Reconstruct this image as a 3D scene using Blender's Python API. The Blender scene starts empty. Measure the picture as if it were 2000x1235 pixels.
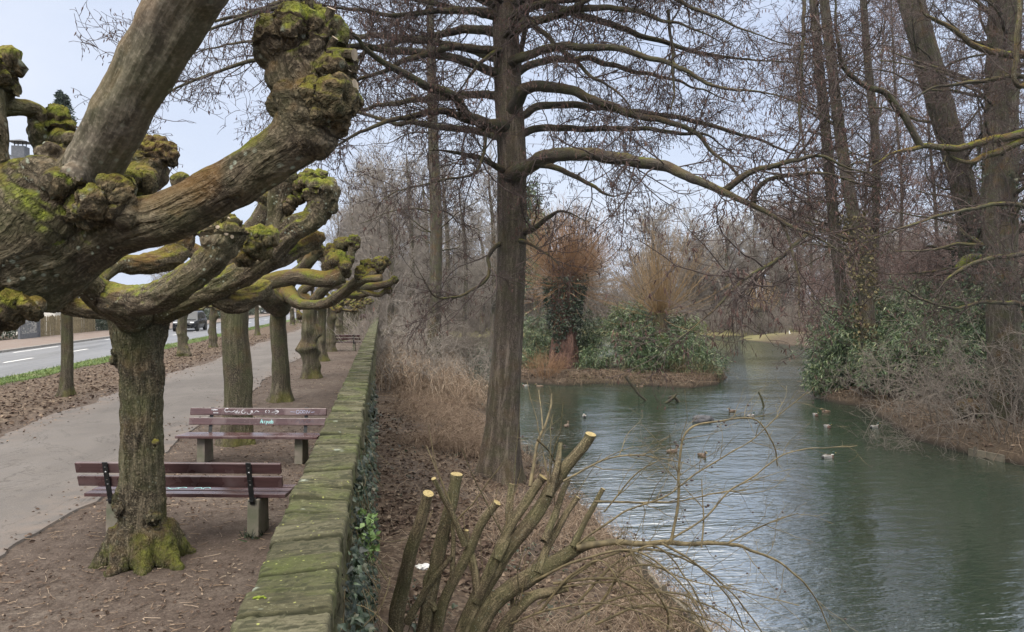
import bpy, bmesh, math, random
import numpy as np
from mathutils import Vector, Matrix
rng = np.random.default_rng(11)
random.seed(5)
scene = bpy.context.scene
COL = scene.collection
R = math.radians

# ------------------------------------------------------------------ camera
# metres; the wall runs along +Y, the promenade lies at z = 0, the pond at z = -3.2
F = 1450.0
CAMZ = 2.6
PSI = math.atan2(255, F)
THE = math.atan2(29.5, F)
CAM = np.array([0., 0., CAMZ])
FW = np.array([math.sin(PSI)*math.cos(THE), math.cos(PSI)*math.cos(THE), -math.sin(THE)])
RT = np.array([math.cos(PSI), -math.sin(PSI), 0.])
UP = np.cross(RT, FW)
cd = bpy.data.cameras.new('camera'); co = bpy.data.objects.new('camera', cd); COL.objects.link(co)
co.location = (0, 0, CAMZ); co.rotation_euler = (math.pi/2-THE, 0, -PSI)
cd.lens = F/2000*36; cd.sensor_width = 36; cd.clip_start = .05; cd.clip_end = 3000
scene.camera = co

def ray(px, py): return FW*F + RT*(px-1000) + UP*(617.5-py)
def wp(px, py, w): return CAM + ray(px, py)*(w/F)
def gp(px, py, z=0.):
    d = ray(px, py); return CAM + d*((z-CAMZ)/d[2])
WATER = -3.2

# ------------------------------------------------------------------ numpy noise
def _h(a, b, c):
    n = (a*374761393 + b*668265263 + c*2147483647 + 12345) & 0xffffffff
    n = ((n ^ (n >> 13))*1274126177) & 0xffffffff
    n = ((n ^ (n >> 16))*2246822519) & 0xffffffff
    return ((n ^ (n >> 15)) & 0xffffff)/float(0xffffff)
def vn(P):
    P = np.asarray(P, float); i = np.floor(P).astype(np.int64); f = P-i; f = f*f*(3-2*f)
    x, y, z = i[..., 0], i[..., 1], i[..., 2]; u, v, w = f[..., 0], f[..., 1], f[..., 2]
    def l(a, b, t): return a+(b-a)*t
    return l(l(l(_h(x, y, z), _h(x+1, y, z), u), l(_h(x, y+1, z), _h(x+1, y+1, z), u), v),
             l(l(_h(x, y, z+1), _h(x+1, y, z+1), u), l(_h(x, y+1, z+1), _h(x+1, y+1, z+1), u), v), w)*2-1
def fbm(P, o=3):
    P = np.asarray(P, float); s = 0; a = 1.; t = 0
    for k in range(o):
        s = s+a*vn(P*(2.03**k)+k*17.3); t += a; a *= .5
    return s/t
def norm(v): return v/np.maximum(np.linalg.norm(v, axis=-1, keepdims=True), 1e-9)
def sstep(a, b, x):
    t = np.clip((x-a)/(b-a), 0, 1); return t*t*(3-2*t)

# ------------------------------------------------------------------ objects
def thing(name, label, cat, loc=(0, 0, 0), rotz=0, group=None):
    o = bpy.data.objects.new(name, None); COL.objects.link(o); o.empty_display_size = .3
    o.location = loc; o.rotation_euler = (0, 0, rotz); o['label'] = label; o['category'] = cat
    if group: o['group'] = group
    return o
def tag(o, label, cat, group=None, kind=None):
    if label: o['label'] = label
    if cat: o['category'] = cat
    if group: o['group'] = group
    if kind: o['kind'] = kind
    return o
def mkmesh(name, V, Fs, mats, smooth=True, bco=None, rnd=None, mi=None):
    me = bpy.data.meshes.new(name)
    V = np.asarray(V, np.float32)
    if isinstance(Fs, np.ndarray): Fs = [Fs]
    Fs = [np.asarray(f, np.int32) for f in Fs if len(f)]
    loops = np.concatenate([f.ravel() for f in Fs])
    tot = np.concatenate([np.full(len(f), f.shape[1], np.int32) for f in Fs])
    st = np.concatenate([[0], np.cumsum(tot)[:-1]]).astype(np.int32)
    me.vertices.add(len(V)); me.vertices.foreach_set('co', V.ravel())
    me.loops.add(len(loops)); me.loops.foreach_set('vertex_index', loops)
    me.polygons.add(len(tot)); me.polygons.foreach_set('loop_start', st)
    if mi is not None: me.polygons.foreach_set('material_index', np.asarray(mi, np.int32))
    me.update(calc_edges=True)
    me.polygons.foreach_set('use_smooth', np.full(len(tot), bool(smooth)))
    for m in (mats if isinstance(mats, (list, tuple)) else [mats]): me.materials.append(m)
    if bco is not None:
        a = me.attributes.new('bco', 'FLOAT_VECTOR', 'POINT'); a.data.foreach_set('vector', np.asarray(bco, np.float32).ravel())
    if rnd is not None:
        a = me.attributes.new('rnd', 'FLOAT', 'POINT'); a.data.foreach_set('value', np.asarray(rnd, np.float32).ravel())
    return me
def part(name, G, mats, parent=None, smooth=True, kind=None, label=None):
    """G = dict(V,F,bco,rnd,mi) with V in world metres (or local when the parent sits at the origin)"""
    V = np.asarray(G['V'], float)
    if parent is not None:
        off = np.zeros(3); p = parent
        while p is not None:
            off = off+np.array(p.location); p = p.parent
        V = V-off
    me = mkmesh(name, V, G['F'], mats, smooth, G.get('bco'), G.get('rnd'), G.get('mi'))
    o = bpy.data.objects.new(name, me); COL.objects.link(o)
    if parent is not None: o.parent = parent
    if kind: o['kind'] = kind
    if label: o['label'] = label
    return o
def join(*Gs):
    Gs = [g for g in Gs if g is not None and len(g['V'])]
    n = 0; V = []; Q = {}; B = []; Rn = []; hb = all('bco' in g for g in Gs); hr = all('rnd' in g for g in Gs)
    for g in Gs:
        V.append(g['V'])
        for f in (g['F'] if isinstance(g['F'], list) else [g['F']]):
            if len(f): Q.setdefault(f.shape[1], []).append(np.asarray(f)+n)
        n += len(g['V'])
        if hb: B.append(g['bco'])
        if hr: Rn.append(g['rnd'])
    out = dict(V=np.concatenate(V), F=[np.concatenate(q) for q in Q.values()])
    if hb: out['bco'] = np.concatenate(B)
    if hr: out['rnd'] = np.concatenate(Rn)
    return out
def copy_tree(o, parent=None):
    c = o.copy(); COL.objects.link(c)
    if parent is not None: c.parent = parent
    for ch in list(o.children): copy_tree(ch, c)
    return c
def place(root, loc, rz=0., sc=1., label=None, group=None):
    r = copy_tree(root); r.location = loc; r.rotation_euler = (0, 0, rz)
    r.scale = (sc, sc, sc) if not hasattr(sc, '__len__') else sc
    if label: r['label'] = label
    if group: r['group'] = group
    return r

# ------------------------------------------------------------------ geometry
def tubes(P, Rd, ns=3, cap=False, disp=None, voff=None):
    """N polylines (N,K,3) with radii (N,K) -> one batch of tubes"""
    P = np.asarray(P, float); Rd = np.asarray(Rd, float)
    if P.ndim == 2: P = P[None]; Rd = Rd[None]
    N, K, _ = P.shape
    T = np.gradient(P, axis=1); T = norm(T)
    ref = np.broadcast_to(np.array([.36, .21, .91]), (N, 1, 3)).copy()
    mt = norm(T.mean(1, keepdims=True)); par = np.abs((mt*norm(ref)).sum(-1)) > .8
    ref[par] = np.array([.93, .1, -.33])
    n1 = norm(np.cross(T, ref)); n2 = np.cross(T, n1)
    a = np.arange(ns)/ns*2*np.pi
    ca, sa = np.cos(a)[None, None, :, None], np.sin(a)[None, None, :, None]
    dirs = n1[:, :, None]*ca+n2[:, :, None]*sa
    s = np.concatenate([np.zeros((N, 1)), np.cumsum(np.linalg.norm(np.diff(P, axis=1), axis=-1), 1)], 1)
    if voff is None: voff = rng.random(N)*50
    s = s+np.asarray(voff).reshape(-1, 1)
    r = Rd[:, :, None]
    b = np.stack([np.broadcast_to(r*np.cos(a), (N, K, ns)), np.broadcast_to(r*np.sin(a), (N, K, ns)),
                  np.broadcast_to(s[:, :, None], (N, K, ns))], -1)
    rr = np.broadcast_to(r, (N, K, ns))
    if disp is not None: rr = rr+disp(b, rr, P[:, :, None]+dirs*r[..., None])
    V = P[:, :, None]+dirs*rr[..., None]
    idx = np.arange(N*K*ns).reshape(N, K, ns); j = np.roll(idx, -1, 2)
    Q = np.stack([idx[:, :-1], j[:, :-1], j[:, 1:], idx[:, 1:]], -1).reshape(-1, 4)
    V = V.reshape(-1, 3); b = b.reshape(-1, 3); Fs = [Q]
    if cap:
        n0 = len(V); V = np.concatenate([V, P[:, 0], P[:, -1]])
        b = np.concatenate([b, np.stack([0*s[:, 0], 0*s[:, 0], s[:, 0]], -1), np.stack([0*s[:, 0], 0*s[:, 0], s[:, -1]], -1)])
        c0 = (n0+np.arange(N))[:, None]; c1 = (n0+N+np.arange(N))[:, None]
        c0 = np.broadcast_to(c0, (N, ns)); c1 = np.broadcast_to(c1, (N, ns))
        Fs.append(np.concatenate([np.stack([j[:, 0], idx[:, 0], c0], -1).reshape(-1, 3),
                                  np.stack([idx[:, -1], j[:, -1], c1], -1).reshape(-1, 3)]))
    return dict(V=V, F=Fs, bco=b)
def spline(pts, rad, step=None, n=None):
    pts = np.asarray(pts, float); rad = np.asarray(rad, float)
    k = len(pts)
    if k == 2: pts = np.array([pts[0], (pts[0]+pts[1])/2, pts[1]]); rad = np.array([rad[0], rad.mean(), rad[1]]); k = 3
    A = np.concatenate([pts, rad[:, None]], 1)
    A = np.concatenate([[2*A[0]-A[1]], A, [2*A[-1]-A[-2]]])
    L = np.linalg.norm(np.diff(pts, axis=0), axis=1)
    out = []
    for i in range(k-1):
        m = max(2, int(math.ceil(L[i]/step))) if step else max(2, n//(k-1))
        t = (np.arange(m)/m)[:, None]
        p0, p1, p2, p3 = A[i], A[i+1], A[i+2], A[i+3]
        out.append(.5*((2*p1)+(-p0+p2)*t+(2*p0-5*p1+4*p2-p3)*t*t+(-p0+3*p1-3*p2+p3)*t**3))
    out.append(A[-2][None]); o = np.concatenate(out)
    return o[:, :3], np.maximum(o[:, 3], .002)
def TR(lst):
    """traced limb: (px, py, depth, radius px) -> points, radii in metres"""
    return (np.array([wp(a, b, w) for a, b, w, r in lst]), np.array([r*w/F for a, b, w, r in lst]))
def resample(pts, n):
    d = np.concatenate([[0], np.cumsum(np.linalg.norm(np.diff(pts, axis=0), axis=1))])
    t = np.linspace(0, d[-1], n)
    return np.stack([np.interp(t, d, pts[:, c]) for c in range(pts.shape[1])], 1)

def spawn(P, Rd, dens, ln, ang=55, K=6, jit=.25, trop=0., rr=.02, tmin=.12, taper=.35, flat=0., cnt=None, dec=.5, lv=.5, smin=.003):
    N, K0, _ = P.shape
    L = np.linalg.norm(np.diff(P, axis=1), axis=-1).sum(1)
    n = rng.poisson(L*dens) if cnt is None else np.full(N, cnt)
    idx = np.repeat(np.arange(N), n); M = len(idx)
    t = tmin+(1-tmin)*rng.random(M); f = t*(K0-1)*.999; i = f.astype(int); u = (f-i)[:, None]
    o = P[idx, i]*(1-u)+P[idx, i+1]*u; tan = norm(P[idx, i+1]-P[idx, i])
    rp = Rd[idx, i]*(1-u[:, 0])+Rd[idx, i+1]*u[:, 0]
    v = rng.normal(size=(M, 3)); v[:, 2] *= (1-flat); v = norm(v)
    pe = norm(v-(v*tan).sum(-1, keepdims=True)*tan)
    a = R(ang)+rng.normal(size=M)*.25
    d = tan*np.cos(a)[:, None]+pe*np.sin(a)[:, None]
    ll = ln*(1-lv+2*lv*rng.random(M))*(1-dec*t)
    r0 = np.maximum(np.minimum(rp*.75, rr*(ll/ln)**.6), smin)
    Q = np.zeros((M, K, 3)); Q[:, 0] = o; st = (ll/(K-1))[:, None]
    up = np.array([0, 0, 1.])
    for k in range(K-1):
        d = norm(d+rng.normal(size=(M, 3))*jit+up*trop); Q[:, k+1] = Q[:, k]+d*st
    RR = np.maximum(r0[:, None]*(1-(1-taper)*np.linspace(0, 1, K)[None]), smin*.7)
    return Q, RR

def tmpl(kind):
    if kind == 'leaf':      # folded pointed blade, length 1 along +Y
        V = np.array([[0, 0, 0], [.18, .42, .05], [0, .45, 0], [-.18, .42, .05], [0, 1, -.08]], float)
        return V, np.array([[0, 1, 2], [0, 2, 3], [1, 4, 2], [2, 4, 3]])
    if kind == 'blade':     # bamboo leaf
        V = np.array([[0, 0, 0], [.085, .35, .02], [-.085, .35, .02], [.06, .7, -.06], [-.06, .7, -.06], [0, 1, -.2]], float)
        return V, np.array([[0, 1, 2], [1, 3, 2], [2, 3, 4], [3, 5, 4]])
    if kind == 'ivy':
        c = np.array([[0, 0], [.34, .05], [.5, .3], [.3, .42], [.22, .65], [0, 1], [-.22, .65], [-.3, .42], [-.5, .3], [-.34, .05]])
        V = np.concatenate([[[0, .35, .06]], np.c_[c, -.12*np.abs(c[:, 0])-.05*c[:, 1]]])
        n = len(c); return V, np.array([[0, 1+i, 1+(i+1) % n] for i in range(n)])
    if kind == 'dead':      # curled dead leaf
        V = np.array([[0, 0, 0], [.3, .3, .12], [-.28, .35, .1], [.25, .7, .1], [-.22, .75, .16], [0, 1, .05], [0, .5, -.03]], float)
        return V, np.array([[0, 1, 6], [0, 6, 2], [1, 3, 6], [2, 6, 4], [3, 5, 6], [4, 6, 5]])
    if kind == 'grass':
        V = np.array([[-.05, 0, 0], [.05, 0, 0], [.035, .5, .05], [-.035, .5, .05], [0, 1, .25]], float)
        return V, np.array([[0, 1, 2], [0, 2, 3], [3, 2, 4]])
    if kind == 'pod':       # catkin
        V = np.array([[0, 0, 0], [.11, .3, 0], [0, .3, .11], [-.11, .3, 0], [0, .3, -.11], [.09, .75, 0], [0, .75, .09], [-.09, .75, 0], [0, .75, -.09], [0, 1, 0]], float)
        f = []
        for k in range(4):
            a, b = 1+k, 1+(k+1) % 4; f += [[0, b, a], [a, b, b+4], [a, b+4, a+4], [a+4, b+4, 9]]
        return V, np.array(f)
def cards(P, D, Nn, size, kind, wide=1.):
    """leaf cards at P pointing along D, facing Nn"""
    P = np.asarray(P, float); M = len(P)
    if M == 0: return None
    T, Fc = tmpl(kind)
    D = norm(np.asarray(D, float)); X = norm(np.cross(D, np.asarray(Nn, float))); Z = np.cross(X, D)
    s = (np.broadcast_to(size, (M,)))[:, None, None]
    V = P[:, None]+s*(T[None, :, 0:1]*wide*X[:, None]+T[None, :, 1:2]*D[:, None]+T[None, :, 2:3]*Z[:, None])
    Fa = (Fc[None]+(np.arange(M)*len(T))[:, None, None]).reshape(-1, Fc.shape[1])
    return dict(V=V.reshape(-1, 3), F=[Fa], rnd=np.repeat(rng.random(M), len(T)))
def rdir(M, zb=0., zs=1.):
    v = rng.normal(size=(M, 3)); v[:, 2] = v[:, 2]*zs+zb; return norm(v)
def ico(sub=3):
    bm = bmesh.new(); bmesh.ops.create_icosphere(bm, subdivisions=sub, radius=1)
    V = np.array([v.co[:] for v in bm.verts]); Fc = np.array([[v.index for v in f.verts] for f in bm.faces]); bm.free()
    return V, Fc
ICO = {k: ico(k) for k in (1, 2, 3, 4)}
def blob(c, r, sub=3, lump=.25, fr=3., seed=0., sq=(1, 1, 1)):
    V, Fc = ICO[sub]; n = fbm(V*fr*.6+seed, 3); w = 1-np.abs(fbm(V*fr+seed+9, 2))
    rr = 1+lump*(n*.9+(w-.7)*.9)
    P = V*rr[:, None]*np.array(sq)*r
    return dict(V=P+np.asarray(c), F=[Fc], bco=P)
def box(c, s, rot=None, bev=.0):
    bm = bmesh.new(); bmesh.ops.create_cube(bm, size=1)
    for v in bm.verts: v.co = Vector((v.co.x*s[0], v.co.y*s[1], v.co.z*s[2]))
    if bev: bmesh.ops.bevel(bm, geom=bm.edges[:], offset=bev, segments=2, affect='EDGES', profile=.6)
    if rot is not None: bmesh.ops.transform(bm, matrix=rot, verts=bm.verts)
    V = np.array([v.co[:] for v in bm.verts]); q = {}
    for f in bm.faces: q.setdefault(len(f.verts), []).append([v.index for v in f.verts])
    bm.free()
    V = V+np.asarray(c, float)
    return dict(V=V, F=[np.array(x) for x in q.values()], bco=V.copy())
def lathe(prof, n=16, c=(0, 0, 0), axis='z'):
    prof = np.array(prof, float); a = np.arange(n)/n*2*np.pi; K = len(prof)
    V = np.stack([prof[:, :1]*np.cos(a), prof[:, :1]*np.sin(a), np.broadcast_to(prof[:, 1:], (K, n))], -1)
    if axis == 'x': V = V[..., [2, 0, 1]]
    if axis == 'y': V = V[..., [1, 2, 0]]
    idx = np.arange(K*n).reshape(K, n); j = np.roll(idx, -1, 1)
    Q = np.stack([idx[:-1], j[:-1], j[1:], idx[1:]], -1).reshape(-1, 4)
    V = V.reshape(-1, 3)+np.asarray(c, float)
    return dict(V=V, F=[Q], bco=V.copy())

# voxel-blended wood: chains and lumps fused into one skin, then cut back into named parts
def organic(root, chains, voxel, mats, amp=.012, fr=14., trf=.6):
    Gs = []; S = []; SR = []; ST = []; SV = []; SI = []
    for ci, ch in enumerate(chains):
        p, r = spline(ch['pts'], ch['rad'], step=max(voxel*3, .03))
        Gs.append(tubes(p, r, 14, cap=True))
        T = norm(np.gradient(p, axis=0)); v = np.concatenate([[0], np.cumsum(np.linalg.norm(np.diff(p, axis=0), axis=1))])
        S.append(p); SR.append(r); ST.append(T); SV.append(v+ci*3.1); SI.append(np.full(len(p), ci))
        for c, br in ch.get('blobs', []):
            Gs.append(dict(V=ICO[2][0]*br+c, F=[ICO[2][1]]))
    G = join(*[dict(V=g['V'], F=g['F']) for g in Gs])
    me = mkmesh('tmp', G['V'], G['F'], []) ; o = bpy.data.objects.new('tmp', me); COL.objects.link(o)
    m = o.modifiers.new('r', 'REMESH'); m.mode = 'VOXEL'; m.voxel_size = voxel
    s2 = o.modifiers.new('s', 'SMOOTH'); s2.factor = .5; s2.iterations = 5
    dg = bpy.context.evaluated_depsgraph_get(); e = o.evaluated_get(dg); em = e.to_mesh()
    nv = len(em.vertices); V = np.zeros(nv*3, np.float32); em.vertices.foreach_get('co', V); V = V.reshape(-1, 3).astype(float)
    Nn = np.zeros(nv*3, np.float32); em.vertex_normals.foreach_get('vector', Nn); Nn = Nn.reshape(-1, 3).astype(float)
    nl = len(em.loops); Q = np.zeros(nl, np.int32); em.loops.foreach_get('vertex_index', Q); Q = Q.reshape(-1, 4)
    e.to_mesh_clear(); bpy.data.objects.remove(o); bpy.data.meshes.remove(me)
    S = np.concatenate(S); SR = np.concatenate(SR); ST = np.concatenate(ST); SV = np.concatenate(SV); SI = np.concatenate(SI)
    near = np.zeros(nv, int)
    for a in range(0, nv, 4000):
        d = np.linalg.norm(V[a:a+4000, None]-S[None], axis=-1)-SR[None]*.9
        near[a:a+4000] = d.argmin(1)
    d = V-S[near]; T = ST[near]; al = (d*T).sum(-1); pr = d-al[:, None]*T
    ref = np.array([.36, .21, .91]); n1 = norm(np.cross(T, ref)); n2 = np.cross(T, n1)
    b = np.stack([(pr*n1).sum(-1), (pr*n2).sum(-1), SV[near]+al], -1)
    kn = np.array([1. if ch['part'] == 'knuckle' else 0. for ch in chains])[SI[near]]
    fur = 1-2*np.abs(fbm(b*np.array([fr, fr, fr*.3]), 2))
    lum = fbm(V*9, 3); w = 1-2*np.abs(fbm(V*22, 2))
    V = V+Nn*(amp*(fur*trf*(1-kn)+lum*.8+kn*(w*1.5+lum*.9+1.1*(1-2*np.abs(fbm(V*47, 2))))))[:, None]
    fi = SI[near][Q[:, 0]]
    out = []
    for ci, ch in enumerate(chains):
        q = Q[fi == ci]
        if not len(q): out.append(None); continue
        u, inv = np.unique(q, return_inverse=True)
        out.append(part(ch['part'], dict(V=V[u], F=[inv.reshape(-1, 4)], bco=b[u]), mats, root))
    return out
def knuckle(c, r, n=16, seed=0, k=.36, elong=None):
    n = int(n*1.8)
    """fist of a pollard: a chain core and warts round it"""
    g = np.random.default_rng(seed); c = np.asarray(c, float)
    d = g.normal(size=(n, 3)); d /= np.linalg.norm(d, axis=1)[:, None]
    bl = [(c+x*r*(.62+.25*g.random()), r*k*(.55+.6*g.random())) for x in d]
    ax = np.array([0, 0, 1.]) if elong is None else np.asarray(elong, float)
    return dict(part='knuckle', pts=[c-ax*r*.35, c, c+ax*r*.35], rad=[r*.62, r*.74, r*.62], blobs=bl)
# ------------------------------------------------------------------ materials
def new(name):
    m = bpy.data.materials.new(name); m.use_nodes = True; nt = m.node_tree
    return m, nt, nt.nodes['Principled BSDF']
def nd(nt, t, ins=None, **kw):
    n = nt.nodes.new(t)
    for k, v in kw.items(): setattr(n, k, v)
    for k, v in (ins or {}).items():
        if hasattr(v, 'is_output'): nt.links.new(v, n.inputs[k])
        else: n.inputs[k].default_value = v
    return n
def ramp(nt, fac, stops):
    n = nt.nodes.new('ShaderNodeValToRGB'); e = n.color_ramp.elements
    while len(e) < len(stops): e.new(.5)
    for x, (p, c) in zip(e, stops):
        x.position = p; x.color = (*c, 1) if hasattr(c, '__len__') else (c, c, c, 1)
    nt.links.new(fac, n.inputs[0]); return n.outputs[0]
def mixc(nt, f, a, b, mode='MIX'):
    n = nt.nodes.new('ShaderNodeMix'); n.data_type = 'RGBA'; n.blend_type = mode
    for i, v in ((0, f), (6, a), (7, b)):
        if hasattr(v, 'is_output'): nt.links.new(v, n.inputs[i])
        elif i == 0: n.inputs[0].default_value = v
        else: n.inputs[i].default_value = (*v, 1)
    return n.outputs[2]
def math_(nt, op, a, b=0., c=0., clamp=False):
    n = nt.nodes.new('ShaderNodeMath'); n.operation = op; n.use_clamp = clamp
    for i, v in enumerate((a, b, c)):
        if hasattr(v, 'is_output'): nt.links.new(v, n.inputs[i])
        else: n.inputs[i].default_value = v
    return n.outputs[0]
def noise(nt, vec, sc, det=4., rough=.55, dist=0.):
    n = nd(nt, 'ShaderNodeTexNoise', {'Scale': sc, 'Detail': det, 'Roughness': rough, 'Distortion': dist})
    if vec is not None: nt.links.new(vec, n.inputs['Vector'])
    return n.outputs['Fac']
def mapv(nt, vec, sc=(1, 1, 1), loc=(0, 0, 0)):
    return nd(nt, 'ShaderNodeMapping', {'Vector': vec, 'Scale': sc, 'Location': loc}).outputs[0]
def bump(nt, bs, h, st=.5, dist=.01):
    n = nd(nt, 'ShaderNodeBump', {'Height': h, 'Strength': st, 'Distance': dist}); nt.links.new(n.outputs[0], bs.inputs['Normal'])
def attr(nt, name):
    return nd(nt, 'ShaderNodeAttribute', attribute_name=name)
def objco(nt): return nd(nt, 'ShaderNodeTexCoord').outputs['Object']
def pos(nt): return nd(nt, 'ShaderNodeNewGeometry').outputs['Position']

def simple(name, c, rough=.6, var=.0, vs=8., metal=0., c2=None):
    m, nt, b = new(name); b.inputs['Roughness'].default_value = rough; b.inputs['Metallic'].default_value = metal
    if var or c2:
        c2 = c2 or tuple(x*(1-var) for x in c)
        f = ramp(nt, noise(nt, objco(nt), vs), [(.35, c2), (.65, c)])
        nt.links.new(f, b.inputs['Base Color'])
    else: b.inputs['Base Color'].default_value = (*c, 1)
    return m
def bark(name, dark, light, fr=16., st=.22, spk=.8, warm=.5, moss=.0, mosscol=(.14, .165, .02), lichen=.0, algae=.0, bst=.8, bd=.012, thr=.55, foot=0.):
    m, nt, b = new(name); at = attr(nt, 'bco').outputs['Vector']
    v = mapv(nt, at, (fr, fr, fr*st)); n1 = noise(nt, v, 1., 5, .6, .4)
    rid = math_(nt, 'ABSOLUTE', math_(nt, 'SUBTRACT', n1, .5)); rid = math_(nt, 'MULTIPLY', rid, 4., clamp=True)
    n2 = noise(nt, at, 7., 5, .65); n3 = noise(nt, at, 60., 3, .6)
    c = ramp(nt, rid, [(.05, tuple(x*.45 for x in dark)), (.3, dark), (.9, light)])
    c = mixc(nt, ramp(nt, n2, [(.38, 0.), (.66, .75)]), c, tuple(x*.5 for x in light))
    c = mixc(nt, ramp(nt, n3, [(.5, 0.), (.72, spk)]), c, tuple(x*1.55 for x in light)); c = mixc(nt, ramp(nt, n3, [(.3, spk), (.46, 0.)]), c, tuple(x*.3 for x in dark))
    stk = noise(nt, mapv(nt, at, (fr*.5, fr*.5, fr*.05)), 1., 5, .65, .5)
    c = mixc(nt, ramp(nt, stk, [(.36, .75), (.5, 0.)]), c, tuple(x*.8 for x in dark)); c = mixc(nt, ramp(nt, stk, [(.54, 0.), (.7, .6)]), c, tuple(x*1.35 for x in light))
    if algae:
        na = noise(nt, objco(nt), 2.2, 4, .6)
        c = mixc(nt, ramp(nt, na, [(.42, 0.), (.62, algae)]), c, (.085, .1, .035))
    if lichen:
        vo = nd(nt, 'ShaderNodeTexVoronoi', {'Vector': at, 'Scale': 26., 'Randomness': 1.}).outputs['Distance']
        lk = noise(nt, at, 4., 3)
        f = math_(nt, 'MULTIPLY', ramp(nt, vo, [(.16, 1.), (.3, 0.)]), ramp(nt, lk, [(.5, 0.), (.62, lichen)]))
        c = mixc(nt, f, c, (.3, .33, .26))
    if moss:
        nz = nd(nt, 'ShaderNodeSeparateXYZ', {0: nd(nt, 'ShaderNodeNewGeometry').outputs['Normal']}).outputs[2]
        nm = noise(nt, objco(nt), 3.1, 6, .68)
        f = math_(nt, 'ADD', math_(nt, 'MULTIPLY', nz, .3), nm)
        f = ramp(nt, f, [(thr+.14-.3*moss*.5, 0.), (thr+.3-.3*moss*.5, 1.)])
        mc = ramp(nt, noise(nt, objco(nt), 38., 4, .7), [(.3, tuple(x*.3 for x in mosscol)), (.55, mosscol), (.75, (mosscol[0]*1.9, mosscol[1]*1.75, mosscol[2]*1.6))])
        c = mixc(nt, f, c, mc)
        oc = math_(nt, 'ADD', math_(nt, 'MULTIPLY', nz, .22), noise(nt, objco(nt), 1.7, 4, .6))
        c = mixc(nt, ramp(nt, oc, [(.52, 0.), (.72, warm)]), c, (.15, .078, .022))
    if foot:
        z = nd(nt, 'ShaderNodeSeparateXYZ', {0: pos(nt)}).outputs[2]
        ff = math_(nt, 'SUBTRACT', noise(nt, objco(nt), 2.6, 5, .7), math_(nt, 'MULTIPLY', z, .3))
        c = mixc(nt, ramp(nt, ff, [(.4, 0.), (.56, foot)]), c, ramp(nt, noise(nt, objco(nt), 30., 4, .7), [(.3, (.05, .06, .012)), (.7, (.17, .19, .03))]))
    nt.links.new(c, b.inputs['Base Color']); b.inputs['Roughness'].default_value = .9; b.inputs['Specular IOR Level'].default_value = .25
    h = math_(nt, 'ADD', rid, math_(nt, 'MULTIPLY', n3, .5)); bump(nt, b, h, bst, bd)
    return m
def leafm(name, stops, rough=.45, sp=.4):
    m, nt, b = new(name); f = attr(nt, 'rnd').outputs['Fac']
    c = ramp(nt, f, stops); nt.links.new(c, b.inputs['Base Color'])
    b.inputs['Roughness'].default_value = rough; b.inputs['Specular IOR Level'].default_value = sp
    return m
M = {}
M['bark_near'] = bark('bark_near', (.058, .043, .028), (.215, .175, .12), 15., .22, spk=.6, warm=.6, moss=.62, lichen=.9, algae=.35, bst=1., bd=.022)
M['bark_smooth'] = bark('bark_smooth', (.13, .108, .084), (.29, .25, .195), 11., .1, spk=.4, warm=.4, moss=.15, lichen=.6, algae=.3, bst=.6, bd=.009, thr=.62)
M['bark_knob'] = bark('bark_knob', (.05, .036, .022), (.19, .145, .088), 17., .7, spk=.9, warm=.45, moss=.9, mosscol=(.145, .17, .022), lichen=.6, algae=.3, bst=1., bd=.03, thr=.53)
M['bark_lime'] = bark('bark_lime', (.06, .048, .031), (.21, .175, .12), 20., .14, warm=.3, moss=.35, lichen=.4, algae=.5, bst=1., bd=.05, thr=.64, foot=.7)
M['bark_row'] = bark('bark_row', (.062, .051, .035), (.175, .15, .108), 15., .12, warm=.3, moss=.3, algae=.45, bst=1., bd=.035, thr=.62, foot=.35)
M['bark_alder'] = bark('bark_alder', (.07, .055, .044), (.22, .18, .147), 15., .2, warm=.2, moss=.2, algae=.25, bst=1., bd=.045, thr=.7)
M['limb_alder'] = bark('limb_alder', (.035, .03, .025), (.095, .082, .066), 14., .2, warm=.2, moss=.25, algae=.35, bst=.8, bd=.02, thr=.66)
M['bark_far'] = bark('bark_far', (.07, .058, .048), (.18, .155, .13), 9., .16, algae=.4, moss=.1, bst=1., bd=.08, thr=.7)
M['bark_red'] = bark('bark_red', (.075, .04, .03), (.21, .125, .1), 5., .12, bst=1., bd=.08)
M['bark_cut'] = bark('bark_cut', (.08, .062, .038), (.21, .17, .105), 24., .2, algae=.3, lichen=.3, bst=1., bd=.016)
M['twig'] = simple('twig', (.062, .043, .038), .85, .3)
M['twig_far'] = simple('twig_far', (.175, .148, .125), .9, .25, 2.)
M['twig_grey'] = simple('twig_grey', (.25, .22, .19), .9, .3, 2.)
M['twig_purple'] = simple('twig_purple', (.19, .13, .115), .9, .25, 2.)
M['catkin'] = leafm('catkin', [(0, (.05, .03, .028)), (.6, (.095, .056, .05)), (1, (.14, .09, .07))], .8, .2)
M['shoot_orange'] = simple('shoot_orange', (.27, .155, .08), .7, .35, 1.5)
M['shoot_yellow'] = simple('shoot_yellow', (.27, .18, .09), .7, .3, 1.5)
M['whip'] = simple('whip', (.16, .125, .062), .75, .6, 9.)
M['straw'] = leafm('straw', [(0, (.1, .07, .05)), (.5, (.24, .175, .125)), (1, (.36, .29, .22))], .85, .2)
M['weed'] = leafm('weed', [(0, (.1, .068, .048)), (.5, (.19, .138, .1)), (1, (.3, .23, .17))], .85, .2)
M['bamboo'] = leafm('bamboo', [(0, (.014, .028, .013)), (.45, (.05, .088, .036)), (.85, (.115, .165, .072)), (1, (.3, .31, .17))], .4, .5)
M['bamboo_pale'] = leafm('bamboo_pale', [(0, (.035, .06, .02)), (.45, (.085, .12, .035)), (1, (.19, .22, .085))], .45, .5)
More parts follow.
